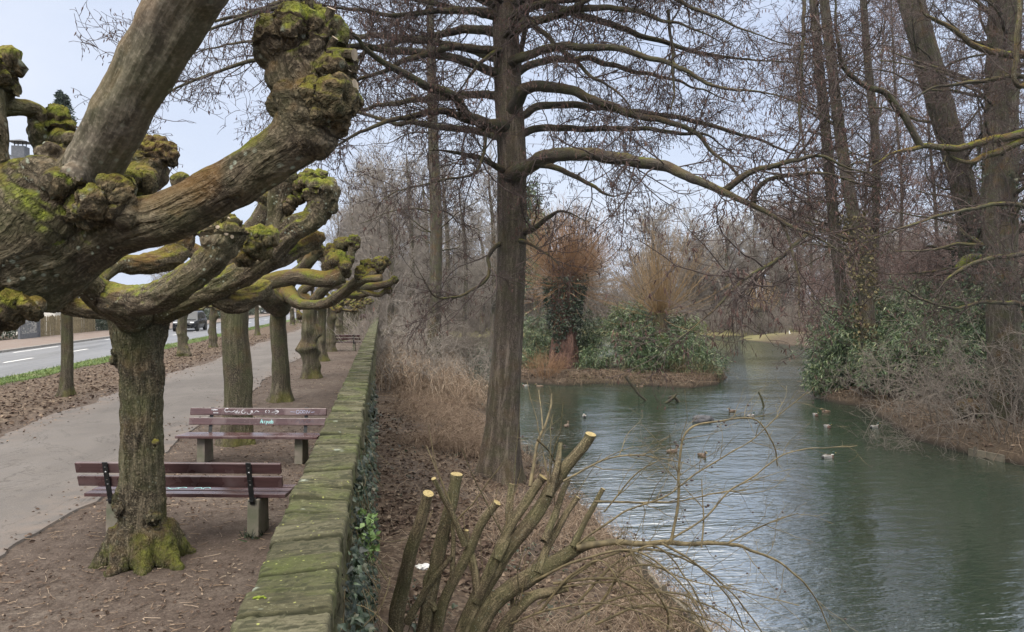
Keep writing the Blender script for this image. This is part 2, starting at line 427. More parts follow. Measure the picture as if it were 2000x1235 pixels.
M['laurel'] = leafm('laurel', [(0, (.016, .03, .016)), (.6, (.032, .056, .028)), (1, (.065, .095, .05))], .35, .6)
M['ivy'] = leafm('ivy', [(0, (.007, .014, .008)), (.6, (.02, .036, .018)), (.9, (.045, .07, .034)), (1, (.14, .13, .085))], .4, .5)
M['ivy_dry'] = leafm('ivy_dry', [(0, (.04, .035, .02)), (.5, (.1, .085, .04)), (1, (.2, .17, .08))], .6, .3)
M['fresh'] = leafm('fresh', [(0, (.09, .15, .045)), (1, (.2, .3, .1))], .5, .4)
M['dead_leaf'] = leafm('dead_leaf', [(0, (.045, .03, .023)), (.45, (.088, .06, .045)), (.85, (.14, .1, .074)), (1, (.26, .2, .145))], .8, .2)
M['grass'] = leafm('grass', [(0, (.05, .085, .02)), (.6, (.1, .155, .035)), (1, (.19, .22, .07))], .6, .3)
M['needle'] = leafm('needle', [(0, (.018, .034, .024)), (1, (.05, .075, .055))], .6, .3)
M['cutwood'] = simple('cutwood', (.36, .29, .13), .85, .35, 45., c2=(.19, .14, .06))
M['cutgrey'] = simple('cutgrey', (.36, .29, .21), .8, .4, 30.)
M['metal'] = simple('metal', (.035, .037, .038), .45, .3, 20., .6)
M['bolt'] = simple('bolt', (.35, .35, .35), .35, metal=.9)
M['concrete'] = simple('concrete', (.2, .17, .145), .9, c2=(.1, .105, .07), vs=5.)
M['white'] = simple('white', (.8, .8, .78), .5, .1)
M['plaster'] = simple('plaster', (.62, .6, .55), .85, .15, 3.)
M['brick'] = simple('brick', (.27, .12, .085), .85, .35, 6.)
M['slate'] = simple('slate', (.13, .14, .16), .7, .3, 6.)
M['glass'] = simple('glass', (.03, .035, .04), .08)
M['tyre'] = simple('tyre', (.015, .015, .016), .85, .2)
M['rim'] = simple('rim', (.12, .12, .13), .35, metal=.8)
M['carpaint'] = simple('carpaint', (.016, .018, .024), .22, .2, 2.)
M['carpaint_blue'] = simple('carpaint_blue', (.02, .03, .05), .25, .2, 2.)
M['lens'] = simple('lens', (.75, .77, .8), .15)
M['red_lens'] = simple('red_lens', (.3, .02, .015), .2)
M['picket'] = simple('picket', (.25, .205, .12), .85, .45, 7.)
M['graffiti_white'] = simple('graffiti_white', (.6, .6, .64), .7, .55, 14.)
M['graffiti_teal'] = simple('graffiti_teal', (.3, .62, .62), .6)
M['graffiti_blue'] = simple('graffiti_blue', (.28, .3, .42), .6)
M['graffiti_dark'] = simple('graffiti_dark', (.05, .04, .06), .6)
M['plank'] = simple('plank', (.16, .14, .105), .9, .4, 6.)
M['rotwood'] = simple('rotwood', (.07, .06, .045), .9, .4, 9.)
M['skin'] = simple('skin', (.5, .32, .24), .6); M['hair'] = simple('hair', (.05, .03, .02), .7)
M['red_cloth'] = simple('red_cloth', (.5, .06, .04), .85); M['blue_cloth'] = simple('blue_cloth', (.05, .1, .3), .85); M['dark_cloth'] = simple('dark_cloth', (.03, .03, .04), .9)

# painted bench boards: worn gloss over wood grain
m, nt, b = new('maroon_board'); v = objco(nt)
g = noise(nt, mapv(nt, v, (2, 30, 30)), 1., 4); w = noise(nt, v, 3., 4)
c = ramp(nt, g, [(.3, (.046, .025, .026)), (.7, (.088, .046, .047))])
c = mixc(nt, ramp(nt, w, [(.5, 0.), (.72, .6)]), c, (.17, .13, .13))
nt.links.new(c, b.inputs['Base Color']); nt.links.new(ramp(nt, w, [(.3, .16), (.7, .38)]), b.inputs['Roughness']); bump(nt, b, g, .25, .003)
M['board'] = m

# the ground sheet: trodden earth, leaf litter, bank soil and far grass by place
m, nt, b = new('ground'); p = pos(nt); X, Y, Z = nd(nt, 'ShaderNodeSeparateXYZ', {0: p}).outputs
n_lo = noise(nt, p, .55, 5, .6); n_mid = noise(nt, p, 5., 6, .7); n_hi = noise(nt, p, 42., 5, .75)
dirt = ramp(nt, n_lo, [(.3, (.09, .068, .056)), (.5, (.118, .092, .077)), (.7, (.15, .124, .104))])
dirt = mixc(nt, ramp(nt, n_mid, [(.38, 0.), (.62, .85)]), dirt, (.062, .045, .036))
dirt = mixc(nt, ramp(nt, n_hi, [(.38, .8), (.5, 0.)]), dirt, (.04, .03, .024))
dirt = mixc(nt, ramp(nt, n_hi, [(.58, 0.), (.7, .7)]), dirt, (.27, .215, .165))
vo = nd(nt, 'ShaderNodeTexVoronoi', {'Vector': mixc(nt, .06, p, nd(nt, 'ShaderNodeTexNoise', {'Vector': p, 'Scale': 9.}).outputs['Color']), 'Scale': 15.})
lit = ramp(nt, nd(nt, 'ShaderNodeSeparateColor', {0: vo.outputs['Color']}).outputs[0], [(0, (.045, .03, .021)), (.5, (.098, .068, .048)), (.85, (.15, .112, .08)), (1, (.24, .19, .14))])
lit = mixc(nt, ramp(nt, n_mid, [(.4, 0.), (.7, .65)]), lit, (.055, .042, .034))
def band(v, a, b_, s, wob=.8):
    vv = math_(nt, 'ADD', v, math_(nt, 'MULTIPLY', math_(nt, 'SUBTRACT', n_lo, .5), wob*2))
    f1 = nd(nt, 'ShaderNodeMapRange', {0: vv, 1: a, 2: a+s}).outputs[0]; f2 = nd(nt, 'ShaderNodeMapRange', {0: vv, 1: b_, 2: b_-s}).outputs[0]
    return math_(nt, 'MULTIPLY', f1, f2)
mask = band(X, -11.7, -7.6, .7)
c = mixc(nt, mask, dirt, lit)
bank = nd(nt, 'ShaderNodeMapRange', {0: X, 1: -.5, 2: -.3}).outputs[0]
soil = mixc(nt, ramp(nt, noise(nt, p, .35, 4), [(.48, 0.), (.6, .8)]), lit, (.085, .066, .054))
c = mixc(nt, bank, c, soil)
far = nd(nt, 'ShaderNodeMapRange', {0: Y, 1: 92., 2: 100.}).outputs[0]
far = math_(nt, 'MULTIPLY', far, bank)
gr = ramp(nt, noise(nt, mapv(nt, p, (.1, .3, 1)), 1., 4), [(.3, (.095, .09, .038)), (.7, (.15, .135, .065))])
c = mixc(nt, far, c, gr)
wet = nd(nt, 'ShaderNodeMapRange', {0: Z, 1: -3.16, 2: -2.98, 3: .85, 4: 0.}).outputs[0]
isl = nd(nt, 'ShaderNodeMapRange', {0: X, 1: 7., 2: 9.}).outputs[0]; isl = math_(nt, 'MULTIPLY', isl, math_(nt, 'SUBTRACT', 1., far))
c = mixc(nt, math_(nt, 'MULTIPLY', isl, .55), c, (.05, .038, .026))
c = mixc(nt, math_(nt, 'MULTIPLY', wet, bank), c, (.022, .018, .014))
nt.links.new(c, b.inputs['Base Color']); b.inputs['Roughness'].default_value = .95; b.inputs['Specular IOR Level'].default_value = .2
bump(nt, b, math_(nt, 'ADD', n_hi, math_(nt, 'MULTIPLY', n_mid, 2.)), .7, .03)
M['ground'] = m

m, nt, b = new('path_asphalt'); p = pos(nt)
n1 = noise(nt, p, .5, 5, .6); n2 = noise(nt, p, 90., 3, .8); n3 = noise(nt, p, 3., 5, .65)
c = ramp(nt, n1, [(.3, (.078, .068, .063)), (.5, (.11, .098, .091)), (.7, (.142, .128, .12))])
c = mixc(nt, ramp(nt, n3, [(.4, .0), (.7, .5)]), c, (.13, .112, .096))
c = mixc(nt, ramp(nt, n2, [(.42, .6), (.55, 0.)]), c, (.06, .054, .05)); c = mixc(nt, ramp(nt, n2, [(.6, 0.), (.72, .5)]), c, (.26, .24, .22)); c = mixc(nt, ramp(nt, noise(nt, mapv(nt, p, (.9, .25, 1)), 1., 5, .6), [(.52, 0.), (.64, .45)]), c, (.075, .066, .06))
cr = noise(nt, mapv(nt, p, (.7, .35, 1)), 1., 6, .62, 1.2)
c = mixc(nt, ramp(nt, math_(nt, 'ABSOLUTE', math_(nt, 'SUBTRACT', cr, .5)), [(.003, .75), (.007, 0.)]), c, (.05, .043, .038))
X = nd(nt, 'ShaderNodeSeparateXYZ', {0: p}).outputs[0]
ed = nd(nt, 'ShaderNodeMapRange', {0: math_(nt, 'ABSOLUTE', math_(nt, 'ADD', X, 5.5)), 1: 1.0, 2: 1.8}).outputs[0]
c = mixc(nt, math_(nt, 'MULTIPLY', ed, ramp(nt, n3, [(.4, 0.), (.62, .7)])), c, (.15, .115, .095))
nt.links.new(c, b.inputs['Base Color']); b.inputs['Roughness'].default_value = .9; bump(nt, b, n2, .4, .006)
M['path'] = m
m, nt, b = new('road_asphalt'); p = pos(nt)
n1 = noise(nt, mapv(nt, p, (1., .06, 1)), 1., 4); n2 = noise(nt, p, 60., 3, .7)
c = ramp(nt, n1, [(.35, (.1, .105, .118)), (.65, (.15, .155, .17))])
c = mixc(nt, math_(nt, 'MULTIPLY', n2, .35), c, (.07, .07, .075))
nt.links.new(c, b.inputs['Base Color']); nt.links.new(ramp(nt, n1, [(.4, .38), (.6, .6)]), b.inputs['Roughness'])
M['road'] = m
m, nt, b = new('pavement'); p = pos(nt)
bt = nd(nt, 'ShaderNodeTexBrick', {'Vector': p, 'Color1': (.15, .12, .105, 1), 'Color2': (.19, .15, .13, 1), 'Mortar': (.1, .08, .07, 1), 'Scale': 2.5, 'Mortar Size': .02})
c = mixc(nt, ramp(nt, noise(nt, p, 1.2, 5), [(.45, 0.), (.7, .8)]), bt.outputs[0], (.13, .088, .065))
nt.links.new(c, b.inputs['Base Color']); b.inputs['Roughness'].default_value = .9; M['pavement'] = m
M['kerb'] = simple('kerb', (.25, .24, .23), .85, .25, 4.)
m, nt, b = new('verge'); p = pos(nt)
c = ramp(nt, noise(nt, p, 14., 5, .7), [(.3, (.045, .075, .02)), (.55, (.09, .135, .032)), (.75, (.13, .15, .06))])
c = mixc(nt, ramp(nt, noise(nt, p, .8, 4), [(.5, 0.), (.65, .6)]), c, (.13, .1, .06))
nt.links.new(c, b.inputs['Base Color']); b.inputs['Roughness'].default_value = .95; bump(nt, b, noise(nt, p, 30., 4), .8, .03); M['verge'] = m

# quarry stone of the boundary wall
m, nt, b = new('wall_stone'); p = pos(nt)
n1 = noise(nt, p, 2.2, 6, .65); n2 = noise(nt, p, 26., 5, .72); n3 = noise(nt, mapv(nt, p, (3., 24., 10.)), 1., 5, .65)
c = ramp(nt, n1, [(.3, (.034, .032, .016)), (.5, (.076, .071, .039)), (.7, (.135, .125, .08))])
rn = attr(nt, 'rnd').outputs['Fac']
c = mixc(nt, ramp(nt, rn, [(.0, .65), (.45, 0.)]), c, (.06, .056, .034)); c = mixc(nt, ramp(nt, rn, [(.55, 0.), (1., .5)]), c, (.155, .143, .1))
c = mixc(nt, ramp(nt, n3, [(.34, .85), (.455, 0.)]), c, (.026, .025, .014)); c = mixc(nt, ramp(nt, noise(nt, mapv(nt, p, (5., 30., 8.), (3., 1., 0.)), 1., 4, .7), [(.36, .6), (.47, 0.)]), c, (.04, .038, .022))
c = mixc(nt, ramp(nt, noise(nt, p, 1.3, 5, .7), [(.46, 0.), (.64, .7)]), c, (.075, .092, .026))
c = mixc(nt, ramp(nt, n2, [(.57, 0.), (.7, .6)]), c, (.23, .225, .14)); c = mixc(nt, ramp(nt, n2, [(.34, .7), (.46, 0.)]), c, (.03, .03, .016))
vo = nd(nt, 'ShaderNodeTexVoronoi', {'Vector': p, 'Scale': 16.}).outputs['Distance']
c = mixc(nt, math_(nt, 'MULTIPLY', ramp(nt, vo, [(.1, 1.), (.17, 0.)]), ramp(nt, noise(nt, p, 5.), [(.5, 0.), (.6, .8)])), c, (.36, .38, .12))
c = mixc(nt, ramp(nt, noise(nt, p, 3.4, 3, .5), [(.69, 0.), (.73, .8)]), c, (.28, .31, .25))
crv = attr(nt, 'crv').outputs['Fac']
c = mixc(nt, crv, c, (.028, .03, .016))
nt.links.new(c, b.inputs['Base Color']); b.inputs['Roughness'].default_value = .92; b.inputs['Specular IOR Level'].default_value = .25
bump(nt, b, math_(nt, 'ADD', n2, math_(nt, 'MULTIPLY', n3, .8)), .8, .014); M['wall'] = m

# pond: turbid green water with wind ripples
m, nt, b = new('pond_water'); p = pos(nt)
b.inputs['Base Color'].default_value = (.017, .032, .021, 1); b.inputs['Roughness'].default_value = .015; b.inputs['IOR'].default_value = 6.0
b.inputs['Specular IOR Level'].default_value = .5
r1 = noise(nt, mapv(nt, p, (1.3, 3.4, 1)), 1., 3, .5, .6); r2 = noise(nt, mapv(nt, p, (.35, .8, 1)), 1., 2, .5, .3)
r3 = noise(nt, mapv(nt, p, (3.2, 10., 1)), 1., 2, .5)
cal = ramp(nt, noise(nt, mapv(nt, p, (.06, .1, 1)), 1., 3, .5, .8), [(.36, .35), (.6, 1.)])
h = math_(nt, 'MULTIPLY', math_(nt, 'ADD', math_(nt, 'ADD', r1, math_(nt, 'MULTIPLY', r2, 1.6)), math_(nt, 'MULTIPLY', r3, .45)), cal)
bump(nt, b, h, .8, .05); M['water'] = m

# ------------------------------------------------------------------ sky and light
wd = bpy.data.worlds.new('World'); scene.world = wd; wd.use_nodes = True; nt = wd.node_tree
bg = nt.nodes['Background']; out = nt.nodes['World Output']
sky = nd(nt, 'ShaderNodeTexSky', sky_type='NISHITA', sun_disc=False, sun_elevation=R(42), sun_rotation=R(215), air_density=1.2, dust_density=2.)
nt.links.new(sky.outputs[0], bg.inputs[0]); bg.inputs[1].default_value = .05
gv = nd(nt, 'ShaderNodeTexCoord').outputs['Generated']
cl = noise(nt, mapv(nt, gv, (1.2, 1.2, 3.2), (.3, .1, 0)), 1.5, 4, .5, .2)
cc = ramp(nt, cl, [(.3, (.375, .43, .56)), (.55, (.45, .495, .595)), (.75, (.52, .55, .625))])
bg2 = nd(nt, 'ShaderNodeBackground', {0: cc, 1: 1.0})
gz = nd(nt, 'ShaderNodeSeparateXYZ', {0: gv}).outputs[2]
bg2.inputs[1].default_value = 1.
zen = nd(nt, 'ShaderNodeMapRange', {0: gz, 1: .38, 2: 1., 3: 1., 4: 4.6}); nt.links.new(zen.outputs[0], bg2.inputs[1])
zf = nd(nt, 'ShaderNodeMapRange', {0: gz, 1: .36, 2: .7}).outputs[0]; nt.links.new(mixc(nt, zf, cc, (.6, .575, .53)), bg2.inputs[0])
mx = nd(nt, 'ShaderNodeMixShader', {0: .82, 1: bg.outputs[0], 2: bg2.outputs[0]})
nt.links.new(mx.outputs[0], out.inputs[0])
sl = bpy.data.lights.new('sun', 'SUN'); sl.energy = 1.5; sl.angle = R(25); sl.color = (1, .93, .84)
so = bpy.data.objects.new('sun', sl); COL.objects.link(so); so.rotation_euler = (R(48), 0, R(-35))
scene.view_settings.view_transform = 'Standard'; scene.view_settings.look = 'None'
scene.view_settings.exposure = 0.9; scene.view_settings.gamma = 1
cy = scene.cycles; cy.max_bounces = 6; cy.diffuse_bounces = 3; cy.glossy_bounces = 3; cy.transparent_max_bounces = 6
cy.use_denoising = True; cy.caustics_reflective = False; cy.caustics_refractive = False
try: cy.denoiser = 'OPENIMAGEDENOISE'
except Exception: pass
# ------------------------------------------------------------------ terrain
def poly_sd(P, poly):
    """signed distance (positive inside) of (N,2) to a polygon"""
    P = np.asarray(P); A = np.asarray(poly, float); B = np.roll(A, -1, 0)
    d = np.full(len(P), 1e9); ins = np.zeros(len(P), bool)
    for a, b in zip(A, B):
        e = b-a; w = P-a; t = np.clip((w@e)/(e@e), 0, 1); q = w-t[:, None]*e
        d = np.minimum(d, np.hypot(q[:, 0], q[:, 1]))
        c = ((a[1] <= P[:, 1]) & (b[1] > P[:, 1])) | ((b[1] <= P[:, 1]) & (a[1] > P[:, 1]))
        xx = a[0]+(P[:, 1]-a[1])*(b[0]-a[0])/(b[1]-a[1]+1e-12)
        ins ^= c & (P[:, 0] < xx)
    return np.where(ins, d, -d)
def G2(px, py): return tuple(gp(px, py, WATER)[:2])
RB = [G2(1582, 775), G2(1640, 788), G2(1700, 803), G2(1740, 830), G2(1780, 858), G2(1850, 878), G2(1920, 897), G2(2010, 912), G2(2300, 960),
      (60, 18), (90, 60), (90, 108), (52, 104), G2(1660, 690), G2(1612, 715)]
ISL = [G2(985, 742), G2(1015, 748), G2(1100, 754), G2(1180, 749), G2(1260, 754), G2(1350, 759), G2(1400, 752), G2(1418, 738), G2(1385, 716),
       G2(1200, 708), G2(1040, 708), G2(985, 722)]
FARP = [(-40, 108), (8, 112), (20, 116), (45, 115), (90, 108), (400, 90), (600, 700), (-40, 700)]
def terrain(x, y):
    x = np.asarray(x, float); y = np.asarray(y, float); sh = x.shape; x = x.ravel(); y = y.ravel()
    P3 = np.stack([x, y, 0*x], -1); wob = fbm(P3*.5, 3)
    zl = -.012+.012*fbm(P3*2.2, 3)
    so = sstep(42, 95, y)*2.2+wob*.35
    xb = x-so
    zb = np.interp(xb, [-.5, .3, 1.2, 3.4, 4.8, 5.35, 5.5, 7, 10, 14], [-1.95, -2.0, -2.12, -2.68, -3.0, -3.1, -3.24, -3.75, -4.1, -4.3])
    zb = zb+.05*fbm(P3*1.3, 3)*(xb < 5.2)+.035*fbm(P3*5., 2)*(xb < 5.3)
    P2 = np.stack([x, y], -1)
    def rise(poly, xs, zs):
        d = poly_sd(P2, poly)+wob*.4+fbm(P3*2.1, 2)*.18
        return np.interp(d, xs, zs)+np.where(d > .3, .06*fbm(P3*1.7, 3), 0)
    zr = rise(RB, [-6, -.15, 0, .25, 1.5, 5, 16], [-4.4, -3.5, -3.25, -2.85, -2.55, -2.0, -1.3])
    zi = rise(ISL, [-6, -.2, 0, .3, 1.5, 4], [-4.4, -3.5, -3.25, -2.85, -2.65, -2.45])
    zf = rise(FARP, [-8, -.5, 0, .5, 6, 30], [-4.4, -3.5, -3.25, -3.0, -2.55, -2.1])
    z = np.maximum(np.maximum(zb, zr), np.maximum(zi, zf))
    z = np.where(x < -.5, zl, z)
    return z.reshape(sh)
def ht(x, y): return float(terrain(np.array([x]), np.array([y]))[0])
def hit(px, py):
    d = ray(px, py); t = np.geomspace(2.5, 400, 1500)/F; P = CAM+d[None]*t[:, None]
    z = terrain(P[:, 0], P[:, 1]); b = np.nonzero(P[:, 2] < z)[0]
    return P[b[0]] if len(b) else P[-1]
def span(*seg):
    o = []
    for a, b, n in seg: o.append(np.linspace(a, b, n, endpoint=False))
    return np.concatenate(o+[[seg[-1][1]]])
xs = span((-700, -120, 8), (-120, -26, 12), (-26, -12, 20), (-12, -.56, 60), (-.56, -.44, 2), (-.44, 7, 68), (7, 24, 70), (24, 45, 50), (45, 100, 25), (100, 700, 10))
ys = span((-60, 0, 10), (0, 16, 60), (16, 45, 120), (45, 75, 110), (75, 125, 60), (125, 200, 15), (200, 900, 8))
gx, gy = np.meshgrid(xs, ys); gz = terrain(gx, gy)
n0, n1_ = gx.shape; idx = np.arange(n0*n1_).reshape(n0, n1_)
Q = np.stack([idx[:-1, :-1], idx[:-1, 1:], idx[1:, 1:], idx[1:, :-1]], -1).reshape(-1, 4)
g = part('ground', dict(V=np.stack([gx, gy, gz], -1).reshape(-1, 3), F=[Q]), M['ground']); g['kind'] = 'structure'
def sheet(name, xl, xr, y0, y1, z, mat, step=.35, jl=.0, jr=.0):
    yy = []; y = y0
    while y < y1: yy.append(y); y += max(step, .008*(y-y0))
    yy.append(y1); yy = np.array(yy); o = np.zeros_like(yy)
    a = xl+jl*(fbm(np.stack([yy*.6, o+3, o], -1), 3)*1.2+.35*fbm(np.stack([yy*3., o+9, o], -1), 3)); b = xr+jr*(fbm(np.stack([yy*.6, o+7, o], -1), 3)*1.2+.35*fbm(np.stack([yy*3., o+1, o], -1), 3))
    V = np.stack([np.stack([a-.03, yy, o-.06], -1), np.stack([a, yy, o+z], -1), np.stack([b, yy, o+z], -1), np.stack([b+.03, yy, o-.06], -1)], 1).reshape(-1, 3); k = np.arange(len(yy)-1)*4
    s = part(name, dict(V=V, F=[np.concatenate([np.stack([k+q, k+q+1, k+q+5, k+q+4], -1) for q in range(3)])]), mat, smooth=False); s['kind'] = 'structure'; return s
sheet('path', -7.3, -3.72, -12, 260, .014, M['path'], .18, .28, .2)
sheet('road', -18.7, -12.6, -40, 400, .010, M['road'], 2.)
sheet('grass_verge', -12.6, -11.55, -40, 300, .018, M['verge'], .25, 0, .35)
s = part('pavement', join(box((-21.1, 180, .03), (4.5, 440, .18))), M['pavement'], smooth=False); s['kind'] = 'structure'
s = part('kerb', join(*[box((-18.77, y+.0, .03), (.14, .985, .2), bev=.012) for y in np.arange(16, 110, 1.)], box((-18.77, 255, .03), (.14, 290, .2))), M['kerb'], smooth=False); s['kind'] = 'structure'
dash = [box((-15.6, y, .0125), (.12, 2.6, .006)) for y in np.arange(10, 200, 6.4)]+[box((-18.15, y, .0125), (.1, 5.2, .006)) for y in (30, 43.5, 56)]
s = part('road_marking', join(*dash), M['white'], smooth=False); s['kind'] = 'structure'
wy = [(.3, 2), (900, 2)]
s = part('water', dict(V=[(5, -30, WATER), (300, -30, WATER), (300, 160, WATER), (-.45, 160, WATER), (-.45, 40, WATER), (5, 40, WATER)], F=[np.array([[0, 1, 2, 5], [5, 2, 3, 4]])]), M['water']); s['kind'] = 'structure'

# ------------------------------------------------------------------ the boundary wall
WX0, WX1, WZ = -.78, -.285, .9
yy = []; y = .6
while y < 190: yy.append(y); y += max(.014, .0042*y)
jl = [0.3]
while jl[-1] < 200: jl.append(jl[-1]+rng.uniform(.24, .44))
jl = np.array(jl); jn = jl[(jl > 1) & (jl < 40)]
yy = np.unique(np.round(np.concatenate([np.array(yy)]+[jn+o_ for o_ in (-.02, -.011, -.006, 0, .006, .011, .02)]), 4))
yy = yy[np.concatenate([[True], np.diff(yy) > .003])]
yy = yy[:np.searchsorted(yy, 189)];  si = np.searchsorted(jl, yy)-1
sh_, st_, sr_ = rng.normal(size=len(jl))*.008, rng.normal(size=len(jl))*.026, rng.random(len(jl))
dj = np.minimum(yy-jl[si], jl[si+1]-yy)
ss = np.linspace(0, 1, 30)
YY, SS = np.meshgrid(yy, ss, indexing='ij'); S_ = si[:, None]+0*SS
le, re = rng.normal(size=len(jl))*.007, rng.normal(size=len(jl))*.009
x0 = (WX0+le[si])[:, None]+.012*fbm(np.stack([YY*9, 0*YY, 0*YY], -1), 2); x1 = (WX1+re[si])[:, None]+.016*fbm(np.stack([YY*8, 0*YY+5, 0*YY], -1), 2)
XX = x0+(x1-x0)*SS
Pn = np.stack([XX, YY, S_*3.7], -1)
ch = fbm(Pn*np.array([3., 9., 1.]), 3)*.5+.5
ter = np.floor(ch*5+.35*fbm(Pn*np.array([9, 20, 1.]), 2))/5
ZZ = WZ+sh_[si][:, None]+st_[si][:, None]*(SS-.5)+.036*(ter-.6)+.005*fbm(Pn*30, 3)
groove = np.exp(-(dj/.0105)**2)[:, None]*(.95+.35*vn(Pn*7)).clip(.5, 1)
ZZ -= .03*groove
ed = np.minimum(SS, 1-SS)*(WX1-WX0); ZZ -= .01*np.exp(-(ed/.012)**2)
ZZ -= .05*sstep(.72, .86, vn(np.stack([YY*2.1+3, SS*1.7, 0*SS], -1)))*(SS > .8)
dz = np.zeros_like(ter); dz[:-1] = np.abs(np.diff(ter, axis=0)); crv = np.clip(groove*1.+(dz > .1)*.75*(vn(Pn*6) > -.2), 0, 1)
def gridfaces(n0, n1):
    idx = np.arange(n0*n1).reshape(n0, n1); return np.stack([idx[:-1, :-1], idx[:-1, 1:], idx[1:, 1:], idx[1:, :-1]], -1).reshape(-1, 4)
# side faces of the coping hang 14 cm, as extra columns
def skirt(xc, s):
    cols = []
    for k, dd in enumerate((.02, .05, .09, .14)):
        cols.append(np.stack([xc+s*(.004+.006*vn(np.stack([yy*14, 0*yy+k*5, 0*yy], -1))), yy, ZZ[:, 0 if s < 0 else -1]-dd], -1))
    return cols
L_ = skirt(XX[:, 0], -1)[::-1]; R_ = skirt(XX[:, -1], 1)
V = np.concatenate([np.stack(L_, 1), np.stack([XX, YY, ZZ], -1), np.stack(R_, 1)], 1)
cv = np.concatenate([np.zeros((len(yy), 4))+groove[:, :1]*.8, crv, np.zeros((len(yy), 4))+groove[:, -1:]*.8], 1)
rv = np.broadcast_to(sr_[si][:, None], cv.shape)
wall = thing('stone_wall', 'long low wall of mossy quarry stone with rough coping slabs between the promenade and the pond bank', 'wall', (-.53, 3, 0))
cop = part('coping', dict(V=V.reshape(-1, 3), F=[gridfaces(*V.shape[:2])], rnd=rv.ravel()), M['wall'], wall)
a = cop.data.attributes.new('crv', 'FLOAT', 'POINT'); a.data.foreach_set('value', cv.ravel().astype(np.float32))
def face(xc, s, z0, z1, nz):
    zz = np.linspace(z1, z0, nz); Yg, Zg = np.meshgrid(yy, zz, indexing='ij')
    cz = np.floor((Zg+.03*vn(np.stack([Yg*1.5, 0*Yg, 0*Yg], -1)))/.17); fz = np.abs(((Zg+.03*vn(np.stack([Yg*1.5, 0*Yg, 0*Yg], -1)))/.17)-cz-.5)
    u = Yg/.42+_h(cz.astype(np.int64)+50, cz.astype(np.int64)*0+3, cz.astype(np.int64)*0+1)*7+.18*vn(np.stack([Yg*2, Zg*5, 0*Yg], -1)); cu = np.floor(u); fu = np.abs(u-cu-.5)
    k = _h(cu.astype(np.int64)+900, cz.astype(np.int64)+70, cz.astype(np.int64)*0+5)
    j = np.maximum(sstep(.40, .5, fz), sstep(.44, .5, fu))
    off = .045*k-.05*j+.02*fbm(np.stack([Yg*9, Zg*9, k*9], -1), 3)
    V = np.stack([xc+s*off, Yg, Zg], -1)
    return V, j*.9, k
parts_ = []; cvs = []; rvs = []
for xc, s, z0 in ((WX0+.07, -1, -.12), (WX1-.07, 1, -2.25)):
    Vf, j, k = face(xc, s, z0, WZ-.1, 26 if s < 0 else 60)
    f = gridfaces(*Vf.shape[:2]); parts_.append(dict(V=Vf.reshape(-1, 3), F=[f if s < 0 else f[:, ::-1]])); cvs.append(j.ravel()); rvs.append(k.ravel())
gg = join(*parts_); gg['rnd'] = np.concatenate(rvs)
wb = part('masonry', gg, M['wall'], wall)
a = wb.data.attributes.new('crv', 'FLOAT', 'POINT'); a.data.foreach_set('value', np.concatenate(cvs).astype(np.float32))
# moss cushion and ivy
mo = tag(part('moss_cushion', join(*[blob(gp(505+dx, 1167+dy, WZ)-np.array([0, 0, .0]), r, 3, .5, 6, k, (1, 1, .5)) for k, (dx, dy, r) in enumerate(((0, 0, .016), (-7, 1, .012), (8, -1, .011), (13, 1, .008)))]), simple('moss_bright', (.2, .26, .02), .9, .5, 60.)), 'small bright yellow-green moss cushion on the near coping slab', 'moss')
def ivy_on(n, y0, y1, ztop, zbot, dens=.0):
    Y = y0+(y1-y0)*rng.random(n)**1.3; t = rng.random(n)
    edge = ztop-.25*np.abs(fbm(np.stack([Y*1.3, 0*Y, 0*Y], -1), 3))*3
    keep = fbm(np.stack([Y*.9, t*2, 0*Y], -1), 3) > -.22+.5*sstep(.3, 1, (Y-y0)/(y1-y0))
    Y, t, edge = Y[keep], t[keep], edge[keep]; Z = edge+(zbot-edge)*t
    X = WX1+.02+.2*rng.random(len(Y))*(.3+.7*t)+.1*fbm(np.stack([Y*3, Z*3, 0*Y], -1), 2)
    P = np.stack([X, Y, Z], -1); k = len(P)
    D = np.stack([.35+.3*rng.normal(size=k), .7*rng.normal(size=k), -.6+.5*rng.normal(size=k)], -1)
    N_ = np.stack([.9+.3*rng.normal(size=k), -.45+.5*rng.normal(size=k), .5+.4*rng.normal(size=k)], -1)
    return P, D, N_
iv = thing('ivy', 'dark green ivy hanging down the pond side of the near wall', 'ivy', (-.2, 6, -1.9))
P, D, N_ = ivy_on(5200, 3.6, 11.5, .82, -2.0)
part('foliage', cards(P, D, N_, rng.uniform(.035, .085, len(P)), 'ivy'), M['ivy'], iv, smooth=False)
P2, D2, N2 = ivy_on(900, 11, 30, .55, -1.9)
part('foliage', cards(P2, D2, N2, rng.uniform(.06, .11, len(P2)), 'ivy'), M['ivy'], iv, smooth=False)
st0 = np.stack([np.full(160, WX1+.03), rng.uniform(3.6, 12, 160), rng.uniform(-1.6, .7, 160)], -1)
pl = [st0]; d = norm(np.stack([.4*rng.random(160)+.1, .5*rng.normal(size=160), -.9*np.ones(160)], -1))
for k in range(7): d = norm(d+.35*rng.normal(size=(160, 3))*np.array([.4, 1, 1])+np.array([.0, 0, -.1])); pl.append(pl[-1]+d*.09)
part('stem', tubes(np.stack(pl, 1), np.full((160, 8), .0042), 4), M['whip'], iv, kind='stuff')
fp = np.array([gp(722+rng.normal()*9, y_, -.6+rng.normal()*.2) for y_ in rng.uniform(960, 1090, 150)])
fr = thing('wild_plant', 'fresh light green leaves sprouting beside the ivy at the wall', 'plant', tuple(fp.mean(0)))
fx = np.array([wp(720+rng.normal()*9, rng.uniform(1000, 1090), 7.4+rng.normal()*.2) for _ in range(110)])
part('foliage', cards(fx, rdir(110, -.2), rdir(110, .9), rng.uniform(.05, .09, 110), 'leaf', 1.7), M['fresh'], fr, smooth=False)

